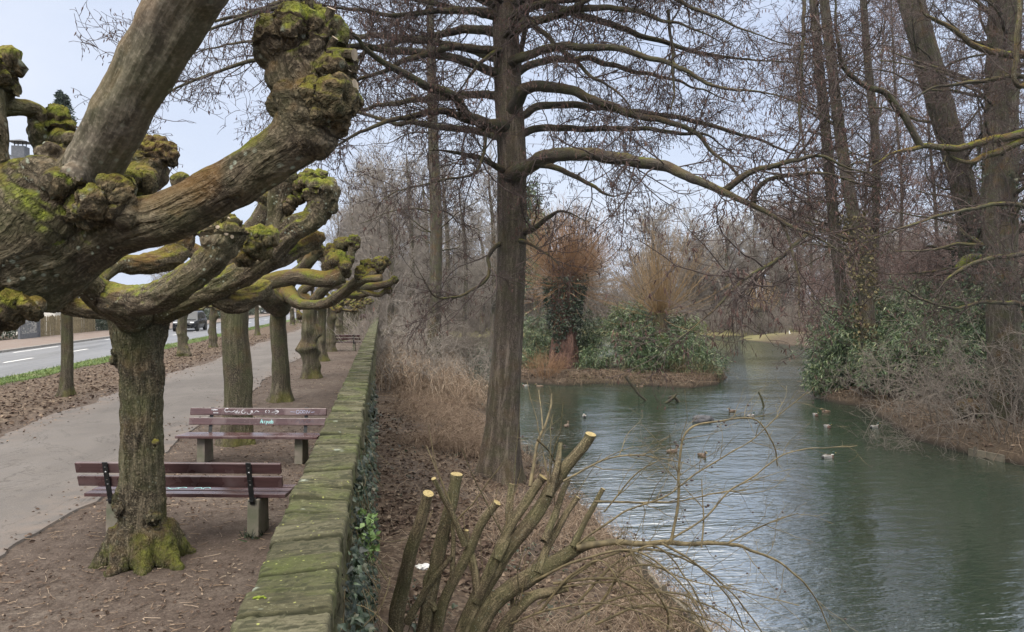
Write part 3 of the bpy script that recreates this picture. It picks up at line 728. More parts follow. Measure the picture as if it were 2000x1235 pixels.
# ------------------------------------------------------------------ benches
def make_bench(label, facing):
    t = thing('park_bench', label, 'bench', group='maroon benches along the wall')
    Lb = 2.27
    for i, (y_, z_) in enumerate(((-.02, .435), (.125, .44), (.27, .445))):
        part('seat_board', box((0, y_-.0, z_), (Lb, .125, .042), bev=.008), M['board'], t, smooth=False)
    for k, (yy_, z_) in enumerate(((-.17, .62), (-.215, .775))):
        rot = Matrix.Rotation(R(14), 4, 'X')
        part('backrest_board', box((0, yy_, z_), (Lb, .042, .118), rot, .008), M['board'], t, smooth=False)
    for sx in (-.79, .79):
        V = box((sx, .02, .2), (.13, .34, .41), bev=.012)
        V['V'][:, 1] = .02+(V['V'][:, 1]-.02)*(1-.12*(V['V'][:, 2]/.4))
        part('leg', V, M['concrete'], t, smooth=False)
        rot = Matrix.Rotation(R(14), 4, 'X')
        f = part('backrest_bracket', join(box((sx, -.205, .6), (.055, .012, .5), rot), box((sx, .03, .408), (.05, .46, .014))), M['metal'], t, smooth=False)
        bl = [lathe([(0, -.012), (.011, -.012), (.013, -.004), (.013, 0)], 8, (sx, yb, zb), 'y') for yb, zb in ((-.236, .73), (-.247, .79), (-.198, .59), (-.21, .645))]
        part('bolt', join(*bl), M['bolt'], f)
    return t
b0 = make_bench('maroon slatted bench seen from behind, partly hidden by the nearest lime trunk', 1)
def put_bench(o, pxl, pxr, zz, flip, label=None, w=None):
    """left/right ends of the top board as seen"""
    if w is None: a, b_ = gp(*pxl, zz), gp(*pxr, zz)
    c = (a+b_)/2; an = math.atan2(b_[1]-a[1], b_[0]-a[0])
    o.location = (c[0], c[1], 0); o.rotation_euler = (0, 0, an+(math.pi if flip else 0))
    if label: o['label'] = label
a, b_ = gp(228, 1040), gp(516, 1042)
def bench_at(o, x, y, an, flip):
    o.location = (x, y, 0); o.rotation_euler = (0, 0, an+(math.pi if flip else 0))
c1 = (gp(221, 1040)+gp(516, 1042))/2
def mid(pa, pb):
    A, B = gp(*pa), gp(*pb); c = (A+B)/2; return c, math.atan2(B[1]-A[1], B[0]-A[0])
c, an = mid((219, 1037), (517, 1042)); bench_at(b0, c[0], c[1], -.2, False)
def benchcopy(x, y, flip, an, label):
    o = copy_tree(b0); bench_at(o, x, y, an, flip); o['label'] = label; return o
c, an = mid((393, 900), (597, 908))
b1 = benchcopy(c[0], c[1]+.1, True, -.21, 'maroon bench facing the camera with white and teal graffiti on its back boards')
for (x, y, fl, lb) in ((-2.2, 39.8, False, 'maroon bench further down the promenade beside the thin mossy trunk'),
                       (-2.15, 92, False, 'small distant maroon bench, second beyond the thin mossy trunk'),
                       (-2.15, 101, True, 'small distant maroon bench just behind another facing it'),
                       (-2.1, 121, False, 'tiny far bench in front of the strollers'),
                       (-2.1, 130, True, 'tiny farthest bench by the end of the wall')):
    benchcopy(x, y, fl, -.1, lb)
# graffiti lies on the front boards of the facing bench
def strokes(lst, y, w=.006):
    gs = []
    for s in lst:
        p = np.array([(a, y, b) for a, b in s], float)
        if len(p) > 2: p, _ = spline(p, np.full(len(p), w), step=.008)
        d = norm(np.gradient(p, axis=0)); n = np.stack([-d[:, 2], 0*d[:, 0], d[:, 0]], -1)
        V = np.concatenate([p+n*w/2, p-n*w/2]); k = np.arange(len(p)-1); m_ = len(p)
        gs.append(dict(V=V, F=[np.stack([k, k+1, k+1+m_, k+m_], -1)]))
    return join(*gs)
def graffiti(name, lst, board, mat, w=.006):
    """strokes in metres along a back board (x from the viewer's left end, z up from its middle)"""
    bd = [ch for ch in b1.children if ch.name.startswith('backrest_board')][board]
    g = strokes(lst, 0, w); V = g['V'].copy()
    yy_, z_ = ((-.17, .62), (-.215, .775))[board]
    x = (1.18-V[:, 0])*.96; z = V[:, 2]
    ca, sa = math.cos(R(14)), math.sin(R(14)); d = .0245
    P = np.stack([x, yy_+d*ca-z*sa, z_+d*sa+z*ca], -1)
    me = mkmesh(name, P, g['F'], mat, False); o = bpy.data.objects.new(name, me); COL.objects.link(o); o.parent = bd
def arc(x, z, r, a0, a1, sx=1): return [(x+sx*r*math.cos(R(a)), z+r*math.sin(R(a))) for a in np.linspace(a0, a1, 7)]
def textlines(txt, x, z, h):
    """hand-drawn single-stroke letters"""
    Lt = {'A': [[(0, 0), (.3, 1), (.6, 0)], [(.12, .4), (.48, .4)]], 'i': [[(.1, 0), (.1, .6)], [(.1, .8), (.1, .88)]], 'r': [[(0, 0), (0, .6)], [(0, .4), (.18, .6), (.3, .55)]],
          'p': [[(0, -.35), (0, .6)], [(0, .5), (.3, .55), (.35, .25), (0, .05)]], 'o': [[(.2, 0), (0, .3), (.2, .6), (.4, .3), (.2, 0)]], 'u': [[(0, .6), (.03, .1), (.2, 0), (.35, .1), (.37, .6)]], 'c': [[(.4, .5), (.2, .6), (0, .3), (.2, 0), (.4, .1)]],
          'd': [[(.4, 1), (.4, 0)], [(.4, .5), (.15, .6), (0, .25), (.2, 0), (.4, .15)]], 's': [[(.35, .55), (.1, .6), (.05, .4), (.3, .25), (.25, .02), (0, .05)]], 'k': [[(0, 0), (0, 1)], [(.35, .6), (0, .25), (.38, 0)]],
          'n': [[(0, 0), (0, .6)], [(0, .4), (.2, .6), (.35, .4), (.36, 0)]], 'm': [[(0, 0), (0, .6)], [(0, .5), (.15, .6), (.25, .4), (.25, 0)], [(.25, .45), (.42, .6), (.5, .4), (.5, 0)]], 'e': [[(0, .3), (.38, .32), (.25, .6), (.02, .4), (.1, .02), (.38, .08)]]}
    out = []
    for ch_ in txt:
        if ch_ == ' ': x += h*.4; continue
        for s in Lt[ch_]: out.append([(x+a*h, z+b_*h) for a, b_ in s])
        x += h*.56
    return out
graffiti('graffiti_scrawl', textlines('mnpmenn', .37, .018, .028)+textlines('me nmen', .41, -.03, .022)+[arc(.64, .02, .03, 60, 330, 1.3)+[(.72, -.01), (.78, .012)], [(.8, -.035), (.83, .03)], [(.78, -.02), (.82, .005), (.84, -.03)], [(.84, -.03), (.87, .0)],
          arc(.93, -.005, .032, 70, 330), [(.945, -.01), (.975, -.012)], arc(1.03, -.01, .035, 190, 400), [(1.07, .02), (1.1, -.03)], [(1.12, -.02), (1.15, .01), (1.2, -.005)], arc(1.33, .0, .02, 90, 270), arc(1.36, .0, .02, -90, 90),
          [(1.42, -.012), (1.5, .0), (1.54, .002)], [(1.47, .03), (1.54, .002), (1.48, -.04)]], 1, M['graffiti_white'], .009)
graffiti('graffiti_tag', [[(1.74, .0), (1.82, -.005)], arc(1.87, -.002, .028, 40, 340), [(1.88, -.005), (1.9, -.005)], arc(1.93, 0, .024, 0, 350), arc(1.98, 0, .022, 0, 350), [(2.02, -.03), (2.03, .02), (2.06, -.02), (2.08, .02)], [(2.1, -.01), (2.16, .0)]], 1, M['graffiti_blue'], .007)
graffiti('graffiti_word', textlines('Airpuds', 1.24, -.03, .06), 0, M['graffiti_teal'], .008)
graffiti('graffiti_scribble', [[(1.83, -.02), (1.9, .03), (1.92, -.03), (1.97, .02), (1.99, -.03), (2.05, .03), (2.07, -.02), (2.14, .02), (2.15, -.03)]], 0, M['graffiti_dark'], .008)
sb = [ch for ch in b0.children if ch.name.startswith('seat_board')][1]
g = strokes([arc(.06, 0, .04, 180, 0), arc(.16, 0, .04, 200, 10), arc(-.12, 0, .045, 20, 200), [(-.3, .02), (-.22, -.03), (-.17, .03)]], 0, .012)
o = bpy.data.objects.new('graffiti_swirl', mkmesh('graffiti_swirl', np.stack([g['V'][:, 0], .125+g['V'][:, 2], 0*g['V'][:, 0]+.4625], -1), g['F'], M['graffiti_teal'], False)); COL.objects.link(o); o.parent = sb

# ------------------------------------------------------------------ pollarded limes
def stub(c, d, r, L, parent, mat=None, bk='bark_near'):
    c = np.asarray(c, float); d = norm(np.asarray(d, float)); P = np.array([c-d*r, c+d*L*.5, c+d*L]); rr = np.array([r*1.15, r, r*.95])
    g = tubes(P, rr, 10); s = part('stub', g, M[bk], parent)
    ref = norm(np.cross(d, [.3, .5, .8])); n2 = np.cross(d, ref); a = np.arange(10)/10*2*np.pi
    V = np.concatenate([[c+d*(L+.002)], c+d*L+r*.96*(ref*np.cos(a)[:, None]+n2*np.sin(a)[:, None])])
    part('cut_face', dict(V=V, F=[np.array([[0, 1+i, 1+(i+1) % 10] for i in range(10)])]), mat or M['cutwood'], s)
    return s
def C_(pa, *l): return dict(zip(('pts', 'rad'), TR(l)), part=pa)
# the nearest tree: trunk off the left edge, boughs over the foreground
base = np.array([-2.55, 2.1, 0.])
tn = thing('pollarded_lime', 'huge mossy pollarded lime at the left edge whose thick boughs cross the foreground', 'tree', tuple(base), group='pollarded trees along the promenade')
pj, rj = TR([(-330, 740, 2.9, 150), (-190, 605, 3.0, 150), (-15, 495, 3.05, 125), (90, 420, 3.1, 125), (130, 360, 3.1, 95)])
tp = np.concatenate([[base, base+[.02, .05, .7]], [base+[.08, .2, 1.5]], pj[:1]]); 
chn = [dict(part='trunk', pts=np.concatenate([[base-[0, 0, .1], base+[.0, .03, .8], base+[.04, .12, 1.5]], pj]), rad=np.concatenate([[.44, .34, .32], rj])),
       C_('limb', (60, 500, 3.1, 120), (180, 465, 3.1, 62), (260, 440, 3.05, 50), (350, 415, 3.0, 49), (450, 360, 2.95, 46), (540, 300, 2.9, 47), (590, 252, 2.9, 55), (606, 190, 2.9, 58), (590, 120, 2.9, 55)),
       C_('limb', (120, 420, 3.1, 85), (170, 345, 3.05, 56), (222, 250, 2.95, 51), (282, 140, 2.85, 54), (345, 30, 2.75, 58), (400, -70, 2.65, 60), (455, -200, 2.6, 58), (480, -360, 2.6, 54), (490, -500, 2.65, 52)),
       C_('limb', (40, 430, 3.1, 55), (-8, 360, 3.05, 32), (-18, 270, 3.0, 28), (-22, 190, 3.0, 28), (-36, 120, 3.0, 32)),
       C_('limb', (105, 370, 3.2, 36), (106, 320, 3.25, 30), (98, 270, 3.25, 30), (68, 218, 3.2, 17), (24, 210, 3.1, 14), (-16, 220, 3.05, 16)),
       C_('limb', (200, 400, 3.35, 45), (260, 365, 3.5, 35), (290, 330, 3.6, 36))]
W = wp
k1 = knuckle(W(588, 95, 2.9), .135, 24, 3); k1['blobs'] += [(W(540, 70, 2.88), .075), (W(525, 105, 2.88), .06), (W(560, 150, 2.88), .075), (W(632, 70, 2.9), .07), (W(600, 50, 2.92), .07), (W(548, 205, 2.9), .055), (W(575, 190, 2.86), .08)]
k2 = knuckle(W(627, 195, 2.87), .125, 26, 4); k2['blobs'] += [(W(662, 170, 2.85), .05), (W(666, 200, 2.85), .045), (W(648, 235, 2.86), .06), (W(615, 265, 2.87), .09), (W(650, 140, 2.86), .075)]
k3 = knuckle(W(98, 256, 3.25), .088, 24, 5); k3['blobs'] += [(W(112, 232, 3.22), .045), (W(120, 272, 3.2), .045)]
k4 = knuckle(W(296, 312, 3.6), .1, 22, 6); k4['blobs'] += [(W(270, 290, 3.6), .05), (W(322, 300, 3.6), .05), (W(300, 345, 3.6), .07), (W(282, 348, 3.4), .06), (W(352, 355, 3.5), .045)]
k5 = knuckle(W(-25, 140, 3.0), .11, 20, 7); k6 = knuckle(W(492, -540, 2.65), .15, 26, 9)
chn += [k1, k2, k3, k4, k5, k6]
kc = [dict(part='burl', pts=np.array([W(x, y, w), W(x+3, y-3, w)]), rad=[r*.6, r*.6], blobs=[(W(x, y, w)+rng.normal(size=3)*r*.5, r*.55) for _ in range(9)]) for x, y, w, r in ((75, 335, 3.0, .09), (120, 300, 3.05, .06), (215, 395, 2.95, .09), (20, 590, 2.95, .08), (150, 400, 2.95, .1), (240, 360, 3.2, .07))]
for k in kc: k['part'] = 'knuckle'
chn += kc
res = organic(tn, chn, .0095, M['bark_near'], amp=.013, fr=16.)
for o in res:
    if o is not None and o.name.startswith('knuckle'): o.data.materials[0] = M['bark_knob']
res[2].data.materials[0] = M['bark_smooth']; res[1].data.materials[0] = M['bark_near']
for i, (x, y, dx, dy, r, L) in enumerate(((581, 28, -.1, 1, .02, .06), (604, 26, .1, 1, .017, .05), (640, 42, .35, .8, .018, .05), (655, 106, 1, -.15, .024, .085), (645, 92, .6, .8, .014, .04), (672, 172, 1, .1, .025, .05), (675, 205, .8, -.3, .03, .04), (666, 186, .9, .3, .022, .06), (668, 150, .7, .7, .02, .04), (655, 225, .6, -.6, .03, .04))):
    kn = res[6 if y < 120 else 7]
    stub(wp(x, y, 2.84), RT*dx+UP*dy-FW*.35, r, L, kn, M['cutgrey'] if i != 3 else M['cutgrey'])

# second tree: the whole pollard in view, trunk in front of the first bench
b2 = gp(280, 1088)
t2 = thing('pollarded_lime', 'pollarded lime with furrowed green-streaked trunk standing before the nearest bench', 'tree', tuple(b2), group='pollarded trees along the promenade')
w2 = 7.5
ch2 = [C_('trunk', (280, 1092, w2, 46), (280, 1040, w2, 42), (278, 950, w2, 38), (277, 850, w2, 36), (278, 750, w2, 37), (273, 680, w2, 43), (272, 620, w2, 54), (275, 585, w2, 48)),
       C_('limb', (285, 610, w2, 36), (340, 592, 7.35, 28), (400, 568, 7.2, 25), (470, 536, 7.1, 24), (535, 485, 7.0, 23), (575, 445, 7.0, 22), (612, 428, 7.0, 21), (628, 395, 7.0, 24), (628, 370, 7.0, 22)),
       C_('limb', (540, 478, 7.0, 22), (541, 430, 7.0, 17), (545, 390, 7.0, 18), (552, 350, 7.0, 19), (575, 345, 7.05, 16)),
       C_('limb', (500, 520, 7.1, 18), (548, 508, 7.2, 14), (585, 486, 7.3, 14), (612, 468, 7.4, 16), (622, 455, 7.4, 14)),
       C_('limb', (270, 620, w2, 40), (245, 600, 7.0, 33), (200, 580, 6.5, 28), (165, 545, 6.2, 22), (155, 520, 6.2, 18)),
       C_('limb', (200, 578, 6.5, 26), (260, 588, 6.2, 27), (320, 576, 5.95, 27), (375, 540, 5.8, 26), (415, 505, 5.75, 27), (436, 478, 5.75, 30)),
       C_('limb', (260, 605, w2, 34), (200, 604, 7.5, 18), (140, 598, 7.4, 16), (105, 578, 7.3, 18)),
       C_('limb', (180, 545, 6.6, 18), (220, 518, 6.9, 17), (280, 516, 7.1, 18), (330, 505, 7.3, 20), (352, 480, 7.4, 22), (356, 445, 7.4, 22)),
       C_('limb', (400, 570, 7.2, 18), (455, 590, 7.3, 20), (490, 580, 7.4, 18), (520, 560, 7.6, 15))]
def kn(x, y, w, rpx, seed, n=16, extra=()):
    k = knuckle(wp(x, y, w), rpx*w/F, n, seed); k['blobs'] += [(wp(a, b_, w), r*w/F) for a, b_, r in extra]; return k
ch2 += [kn(628, 378, 7.0, 31, 11, 20, ((650, 375, 13), (608, 358, 13), (645, 405, 14), (625, 348, 12))), kn(590, 362, 7.05, 19, 12, 14, ((600, 345, 10), (582, 385, 11))),
        kn(434, 462, 5.75, 36, 13, 20, ((412, 440, 14), (455, 440, 14), (440, 428, 13), (450, 490, 15))), kn(503, 474, 6.2, 30, 14, 18, ((525, 462, 14), (485, 465, 14), (478, 500, 17))),
        kn(112, 578, 7.3, 26, 15), kn(160, 520, 6.2, 25, 16), kn(242, 690, 7.45, 20, 17, 10, ((234, 705, 11), (246, 668, 14))), kn(355, 440, 7.4, 30, 18, 16),
        kn(250, 985, 7.4, 24, 19, 12, ((242, 965, 15), (244, 1005, 15), (262, 950, 13))), kn(302, 862, 7.3, 7, 20, 8), kn(300, 1012, 7.35, 13, 21, 8), kn(560, 400, 7.0, 17, 22)]
for an_ in (150, 205, 250, 285, 320, 10, 60, 105):
    L = .4+.16*rng.random(); d = np.array([math.cos(R(an_)), math.sin(R(an_)), 0])
    ch2[0].setdefault('blobs', [])
    for t in np.linspace(.15, 1, 9): ch2[0]['blobs'].append((b2+d*(.15+t*(L-.12))+np.array([0, 0, .3*(1-t)**2-.01]), .15*(1-t)+.035))
r2 = organic(t2, ch2, .0155, M['bark_lime'], amp=.018, fr=15., trf=1.25)
for o in r2[1:]:
    if o is not None: o.data.materials[0] = M['bark_knob'] if o.name.startswith('knuckle') else M['bark_near']
for i in (15, 17, 19, 20, 21):
    if i < len(r2) and r2[i] is not None and ch2[i]['pts'][1][2] < 2.3: r2[i].data.materials[0] = M['bark_lime']
for i in (9, 11, 12):
    for q in range(4):
        dd = norm(rng.normal(size=3)+[0, -.3, .8]); c = np.array(ch2[i]['pts'][1]); stub(c+dd*ch2[i]['rad'][1]*1.15, dd, .016, .05, r2[i], M['cutgrey'])
# ------------------------------------------------------------------ the rest of the avenue
def trunkdisp(amp=.06, fr=4.): return lambda b, r, P: r*amp*fbm(P*fr, 3)*1.4+r*amp*.6*fbm(b*np.array([9, 9, 1.2])/np.maximum(r.mean(), .05)*.25, 2)
def flared(base, h, r, lean=(0, 0), burls=0, ns=28, seed=0, flare=.55):
    g = np.random.default_rng(seed); K = 46
    z = np.linspace(-.12, h, K); t = np.clip(z, 0, None)/h
    P = np.stack([base[0]+lean[0]*t**1.3+.03*np.sin(z*2+seed), base[1]+lean[1]*t**1.3+.03*np.cos(z*1.7+seed), base[2]+z], -1)
    rr = r*(1+flare*np.exp(-np.clip(z, 0, None)/.22)-.12*t)
    bs_ = [(g.uniform(.03, .9)*h, g.uniform(0, 6.28), g.uniform(.2, .6), g.uniform(.08, .2), g.uniform(.35, .75)) for _ in range(burls*4)]
    def disp(b, R_, W_):
        an = np.arctan2(b[..., 1], b[..., 0]); zz = W_[..., 2]-base[2]
        root = .22*np.exp(-np.clip(zz, 0, None)/.25)*np.sin(an*5+seed)
        bu = 0
        for bz, ba_, am, sz, sa_ in bs_: bu = bu+am*np.exp(-((zz-bz)/sz)**2-(np.angle(np.exp(1j*(an-ba_)))/sa_)**2)
        return R_*(bu+.08*fbm(W_*np.array([5, 5, 2.5])+seed, 3)*1.3+root*(.5+.5*np.sin(an*2+seed)))
    return tubes(P, rr, ns, cap=True, disp=disp, voff=[seed*1.7])
def arm(g, p0, d0, L, r0, K=9, lift=.16, knob=True):
    d = np.array(d0, float); P = [np.array(p0)]; 
    for k in range(K-1): d = norm(d+g.normal(size=3)*.22+np.array([0, 0, lift*(k-2.2)*.4])); P.append(P[-1]+d*L/(K-1))
    P = np.array(P); rr = r0*(1-.35*np.linspace(0, 1, K))
    return P, rr
def pollard(seed, h=2.55, r=.2, arms=6, L=1.7, burls=1, label='', low=2.2, flare=.5, bk='bark_row', armr=.095):
    g = np.random.default_rng(seed)
    t = thing('pollarded_lime', label, 'tree', group='pollarded trees along the promenade')
    part('trunk', flared((0, 0, 0), h, r, (g.normal()*.06, g.normal()*.06), burls, seed=seed, flare=flare), M[bk], t)
    top = np.array([0, 0, h-.12]); a0 = g.random()*6
    Bk = blob(top+[0, 0, .02], r*1.12, 3, .3, 3, seed, (1, 1, .9)); tr = part('crown', Bk, M['bark_near'], t)
    for k in range(arms):
        a = a0+k*2*math.pi/arms+g.normal()*.25; d = np.array([math.cos(a), math.sin(a), .12+.25*g.random()])
        P, rr = arm(g, top+[0, 0, -.15*g.random()], d, L*g.uniform(.7, 1.1), armr*g.uniform(.75, 1.1))
        p, q = spline(P, rr, step=.07)
        gs = [tubes(p, q, 10, cap=True, disp=trunkdisp(.12, 6))]
        lb = part('limb', gs[0], M['bark_near'], t)
        ks = [blob(P[-1]+g.normal(size=3)*.05, .115*g.uniform(.8, 1.3), 3, .5, 3.4, seed+k*7+u, (1, 1, 1.15)) for u in range(2)]
        for u in range(g.integers(1, 3)):
            i = g.integers(4, 8); d2 = norm(g.normal(size=3)*.6+[0, 0, .8]); P2, r2_ = arm(g, P[i], d2, .45, rr[i]*.75, 5, .1)
            p2, q2 = spline(P2, r2_, step=.07); ks.append(tubes(p2, q2, 8, cap=True, disp=trunkdisp(.12, 6)))
            ks.append(blob(P2[-1], .1*g.uniform(.8, 1.3), 3, .5, 3.4, seed+k*5+u+90, (1, 1, 1.15)))
        part('knuckle', join(*ks), M['bark_knob'], lb)
    return t
# third to sixth of the near row, trunks by sight, arms traced where the photo shows them
def traced(label, base, h, r, seed, chains, knobs, burls=0, flare=.5, lean=(0, 0), bk='bark_row'):
    t = thing('pollarded_lime', label, 'tree', tuple(base), group='pollarded trees along the promenade')
    part('trunk', flared(base, h, r, lean, burls, seed=seed, flare=flare, ns=36), M[bk], t)
    for ch in chains:
        P, rr = TR(ch); p, q = spline(P, rr, step=.06)
        part('limb', tubes(p, q, 14, cap=True, disp=trunkdisp(.12, 5)), M['bark_near'], t)
    for (x, y, w, rp) in knobs:
        c = wp(x, y, w); rm = rp*w/F
        part('knuckle', join(blob(c, rm*.9, 4, .42, 3.0, seed+x, (1, 1, 1.1)), *[blob(c+norm(rng.normal(size=3))*rm*.8, rm*.42, 3, .4, 3, seed+x+u) for u in range(6)]), M['bark_knob'], t)
    return t
traced('thick straight lime trunk with ridged bark behind the graffiti bench', gp(463, 866), 3.6, .255, 31,
       [[(465, 480, 13.5, 22), (500, 440, 13.4, 18), (520, 400, 13.3, 14)], [(460, 500, 13.5, 20), (400, 500, 13.2, 16), (340, 470, 13, 16), (300, 455, 13, 15)]], [(525, 385, 13.3, 22), (295, 445, 13, 20), (466, 478, 13.5, 33), (450, 492, 13.5, 24)], 0, .35)
b4 = gp(547, 783); w4 = 19.2
traced('slender dark lime trunk with flaring foot and wide arms beyond the thick one', b4, 2.72, .225, 32,
       [[(547, 600, w4, 22), (505, 572, 17, 20), (482, 580, 16.2, 17), (512, 556, 16, 16), (577, 541, 15.8, 16), (640, 545, 15.6, 17), (668, 535, 15.6, 19)],
        [(560, 570, w4, 18), (578, 590, 18, 12), (600, 596, 17.6, 10), (640, 591, 17, 10), (676, 568, 16.5, 11), (706, 546, 16.2, 11), (735, 530, 16.2, 11)],
        [(548, 570, w4, 18), (575, 540, 19, 13), (600, 515, 18.5, 12), (618, 492, 18.4, 11)], [(700, 550, 16.2, 9), (722, 545, 16, 7), (745, 543, 15.9, 7)],
        [(678, 520, 15.8, 9), (686, 495, 15.8, 8), (690, 480, 15.8, 9)]],
       [(662, 518, 15.7, 27), (740, 518, 16.2, 15), (618, 488, 18.4, 14), (690, 473, 15.8, 15), (668, 478, 15.9, 15), (716, 520, 16.3, 13), (708, 535, 16.2, 15), (650, 495, 15.9, 18)], 0, .55)
b5 = gp(606, 738)
traced('short knobbly lime trunk covered in burls and mossy swellings', b5, 2.5, .26, 33,
       [[(612, 590, 25, 12), (640, 560, 24, 9), (680, 556, 23.5, 8), (720, 560, 23, 8), (755, 555, 22.8, 7), (772, 547, 22.8, 6)], [(605, 590, 25, 10), (590, 570, 25, 9), (640, 530, 25, 9), (625, 495, 25, 8)],
        [(690, 558, 23.5, 6), (720, 572, 23, 5), (740, 576, 23, 5), (755, 566, 23, 5)], [(660, 575, 24.5, 7), (700, 578, 24, 6), (730, 568, 24, 6)]],
       [(770, 547, 22.8, 8), (625, 492, 25, 15), (752, 512, 23.2, 10), (728, 545, 23.4, 11), (758, 566, 23, 8), (597, 505, 25, 15)], 6, .5)
protos = [pollard(41, 2.6, .2, 6, 1.7, 1, 'slim greenish lime trunk just behind the knobbly one'),
          pollard(42, 2.5, .23, 7, 1.8, 2, 'x'), pollard(43, 2.65, .25, 6, 1.6, 3, 'x'), pollard(44, 2.6, .19, 5, 1.6, 0, 'x')]
protos[0].location = gp(630, 705)
used = [True, False, False, False]
def addp(i, loc, rz, lab, sc=1.):
    if not used[i]:
        used[i] = True; o = protos[i]; o.location = loc; o.rotation_euler = (0, 0, rz); o['label'] = lab; o.scale = (sc,)*3 if not hasattr(sc, '__len__') else sc
    else: o = place(protos[i], loc, rz, sc, lab)
    return o
addp(1, gp(646, 686), 1.2, 'lime trunk at the left end of the lone further bench')
addp(2, gp(664, 668), 2.2, 'lime trunk in the wall-side row, next beyond the lone further bench')
addp(1, gp(675, 652), 4.2, 'lime trunk in the wall-side row, second beyond the lone further bench')
yb = 64
for k in range(12):
    addp(rng.integers(1, 4), (-2.65+rng.normal()*.08, yb+k*6.3, 0), rng.random()*6, 'distant pollarded lime of the wall-side row lost among its neighbours', rng.uniform(.92, 1.06))
LB = [((129, 773), 3, 'slim rough lime trunk, nearest of the row beside the road'), ((358, 695), 2, 'squat lime trunk with a mossy burl, in front of the dark car'),
      ((416, 678), 1, 'lime trunk with bumps just right of the dark car, beside the road'), ((503, 655), 3, 'plain lime trunk in the roadside row, between the thick and the slender trunk'),
      ((549, 640), 1, 'roadside lime trunk half hidden behind the slender trunk')]
for (p, i, lb) in LB:
    q = gp(*p); k_ = rng.uniform(.82, .9); o = addp(i, q, rng.random()*6, lb, (k_, k_, 1.))
q0 = gp(549, 640)
for k in range(10):
    addp(rng.integers(1, 4), (-9.3+rng.normal()*.15, q0[1]+7.2*(k+1), 0), rng.random()*6, 'distant pollarded lime of the roadside row lost among its neighbours', rng.uniform(.92, 1.06))

# ------------------------------------------------------------------ bare trees
def crown(P, Rd, chain, pods=0, podsize=.07, tips=None):
    """chain = list of spawn kwargs applied one after another; returns (branches, twigs, pods)"""
    out = []; p, r = P, Rd
    for kw in chain:
        p, r = spawn(p, r, **kw); out.append((p, r))
    pod = None
    if pods:
        p, r = out[-1]; n = int(pods*len(p)); i = rng.integers(0, len(p), n); k = rng.integers(1, p.shape[1], n)
        c = p[i, k]+rng.normal(size=(n, 3))*.015; d = rng.normal(size=(n, 3))*.35; d[:, 2] -= 1
        pod = cards(c, d, rdir(n), rng.uniform(.6, 1.3, n)*podsize, 'pod')
    return out, pod
def stack(lims, K):
    Ps, Rs = [], []
    for p, r in lims:
        q = resample(np.concatenate([p, r[:, None]], 1), K); Ps.append(q[:, :3]); Rs.append(q[:, 3])
    return np.array(Ps), np.array(Rs)
# the great alder on the bank, limbs traced
wa = 23.0
ba = hit(975, 935); wa = float((ba-CAM)@FW)
ta = thing('alder_tree', 'great bare alder on the pond bank with long level limbs hung with catkins', 'tree', tuple(ba))
tp = [(972, 952, wa, 54), (975, 925, wa, 46), (980, 850, wa, 36), (986, 750, wa, 31), (994, 620, wa, 28.5), (999, 500, wa, 28.5), (1000, 400, wa, 29), (999, 300, wa, 28.5), (992, 175, wa, 27), (986, 0, wa, 25), (984, -150, wa, 22), (988, -350, wa, 15), (990, -550, wa, 6)]
P, rr = TR(tp); p, q = spline(P, rr, step=.09)
def adisp(b, R_, W_):
    an = np.arctan2(b[..., 1], b[..., 0]); zz = W_[..., 2]-ba[2]
    return R_*(.05*fbm(W_*np.array([4, 4, 2.]), 3)*1.5+.22*np.exp(-np.clip(zz, 0, None)/.5)*np.sin(an*4+1))
part('trunk', tubes(p, q, 44, disp=adisp), M['bark_alder'], ta)
c3 = lambda x, y: (640+x*.502, y*.502)
c4 = lambda x, y: (1300+x*.502, y*.502)
def tl(f, dw0, dw1, r0, r1, *pts):
    n = len(pts); return [(*f(*p), wa+dw0+(dw1-dw0)*i/(n-1), (r0+(r1-r0)*i/(n-1))) for i, p in enumerate(pts)]
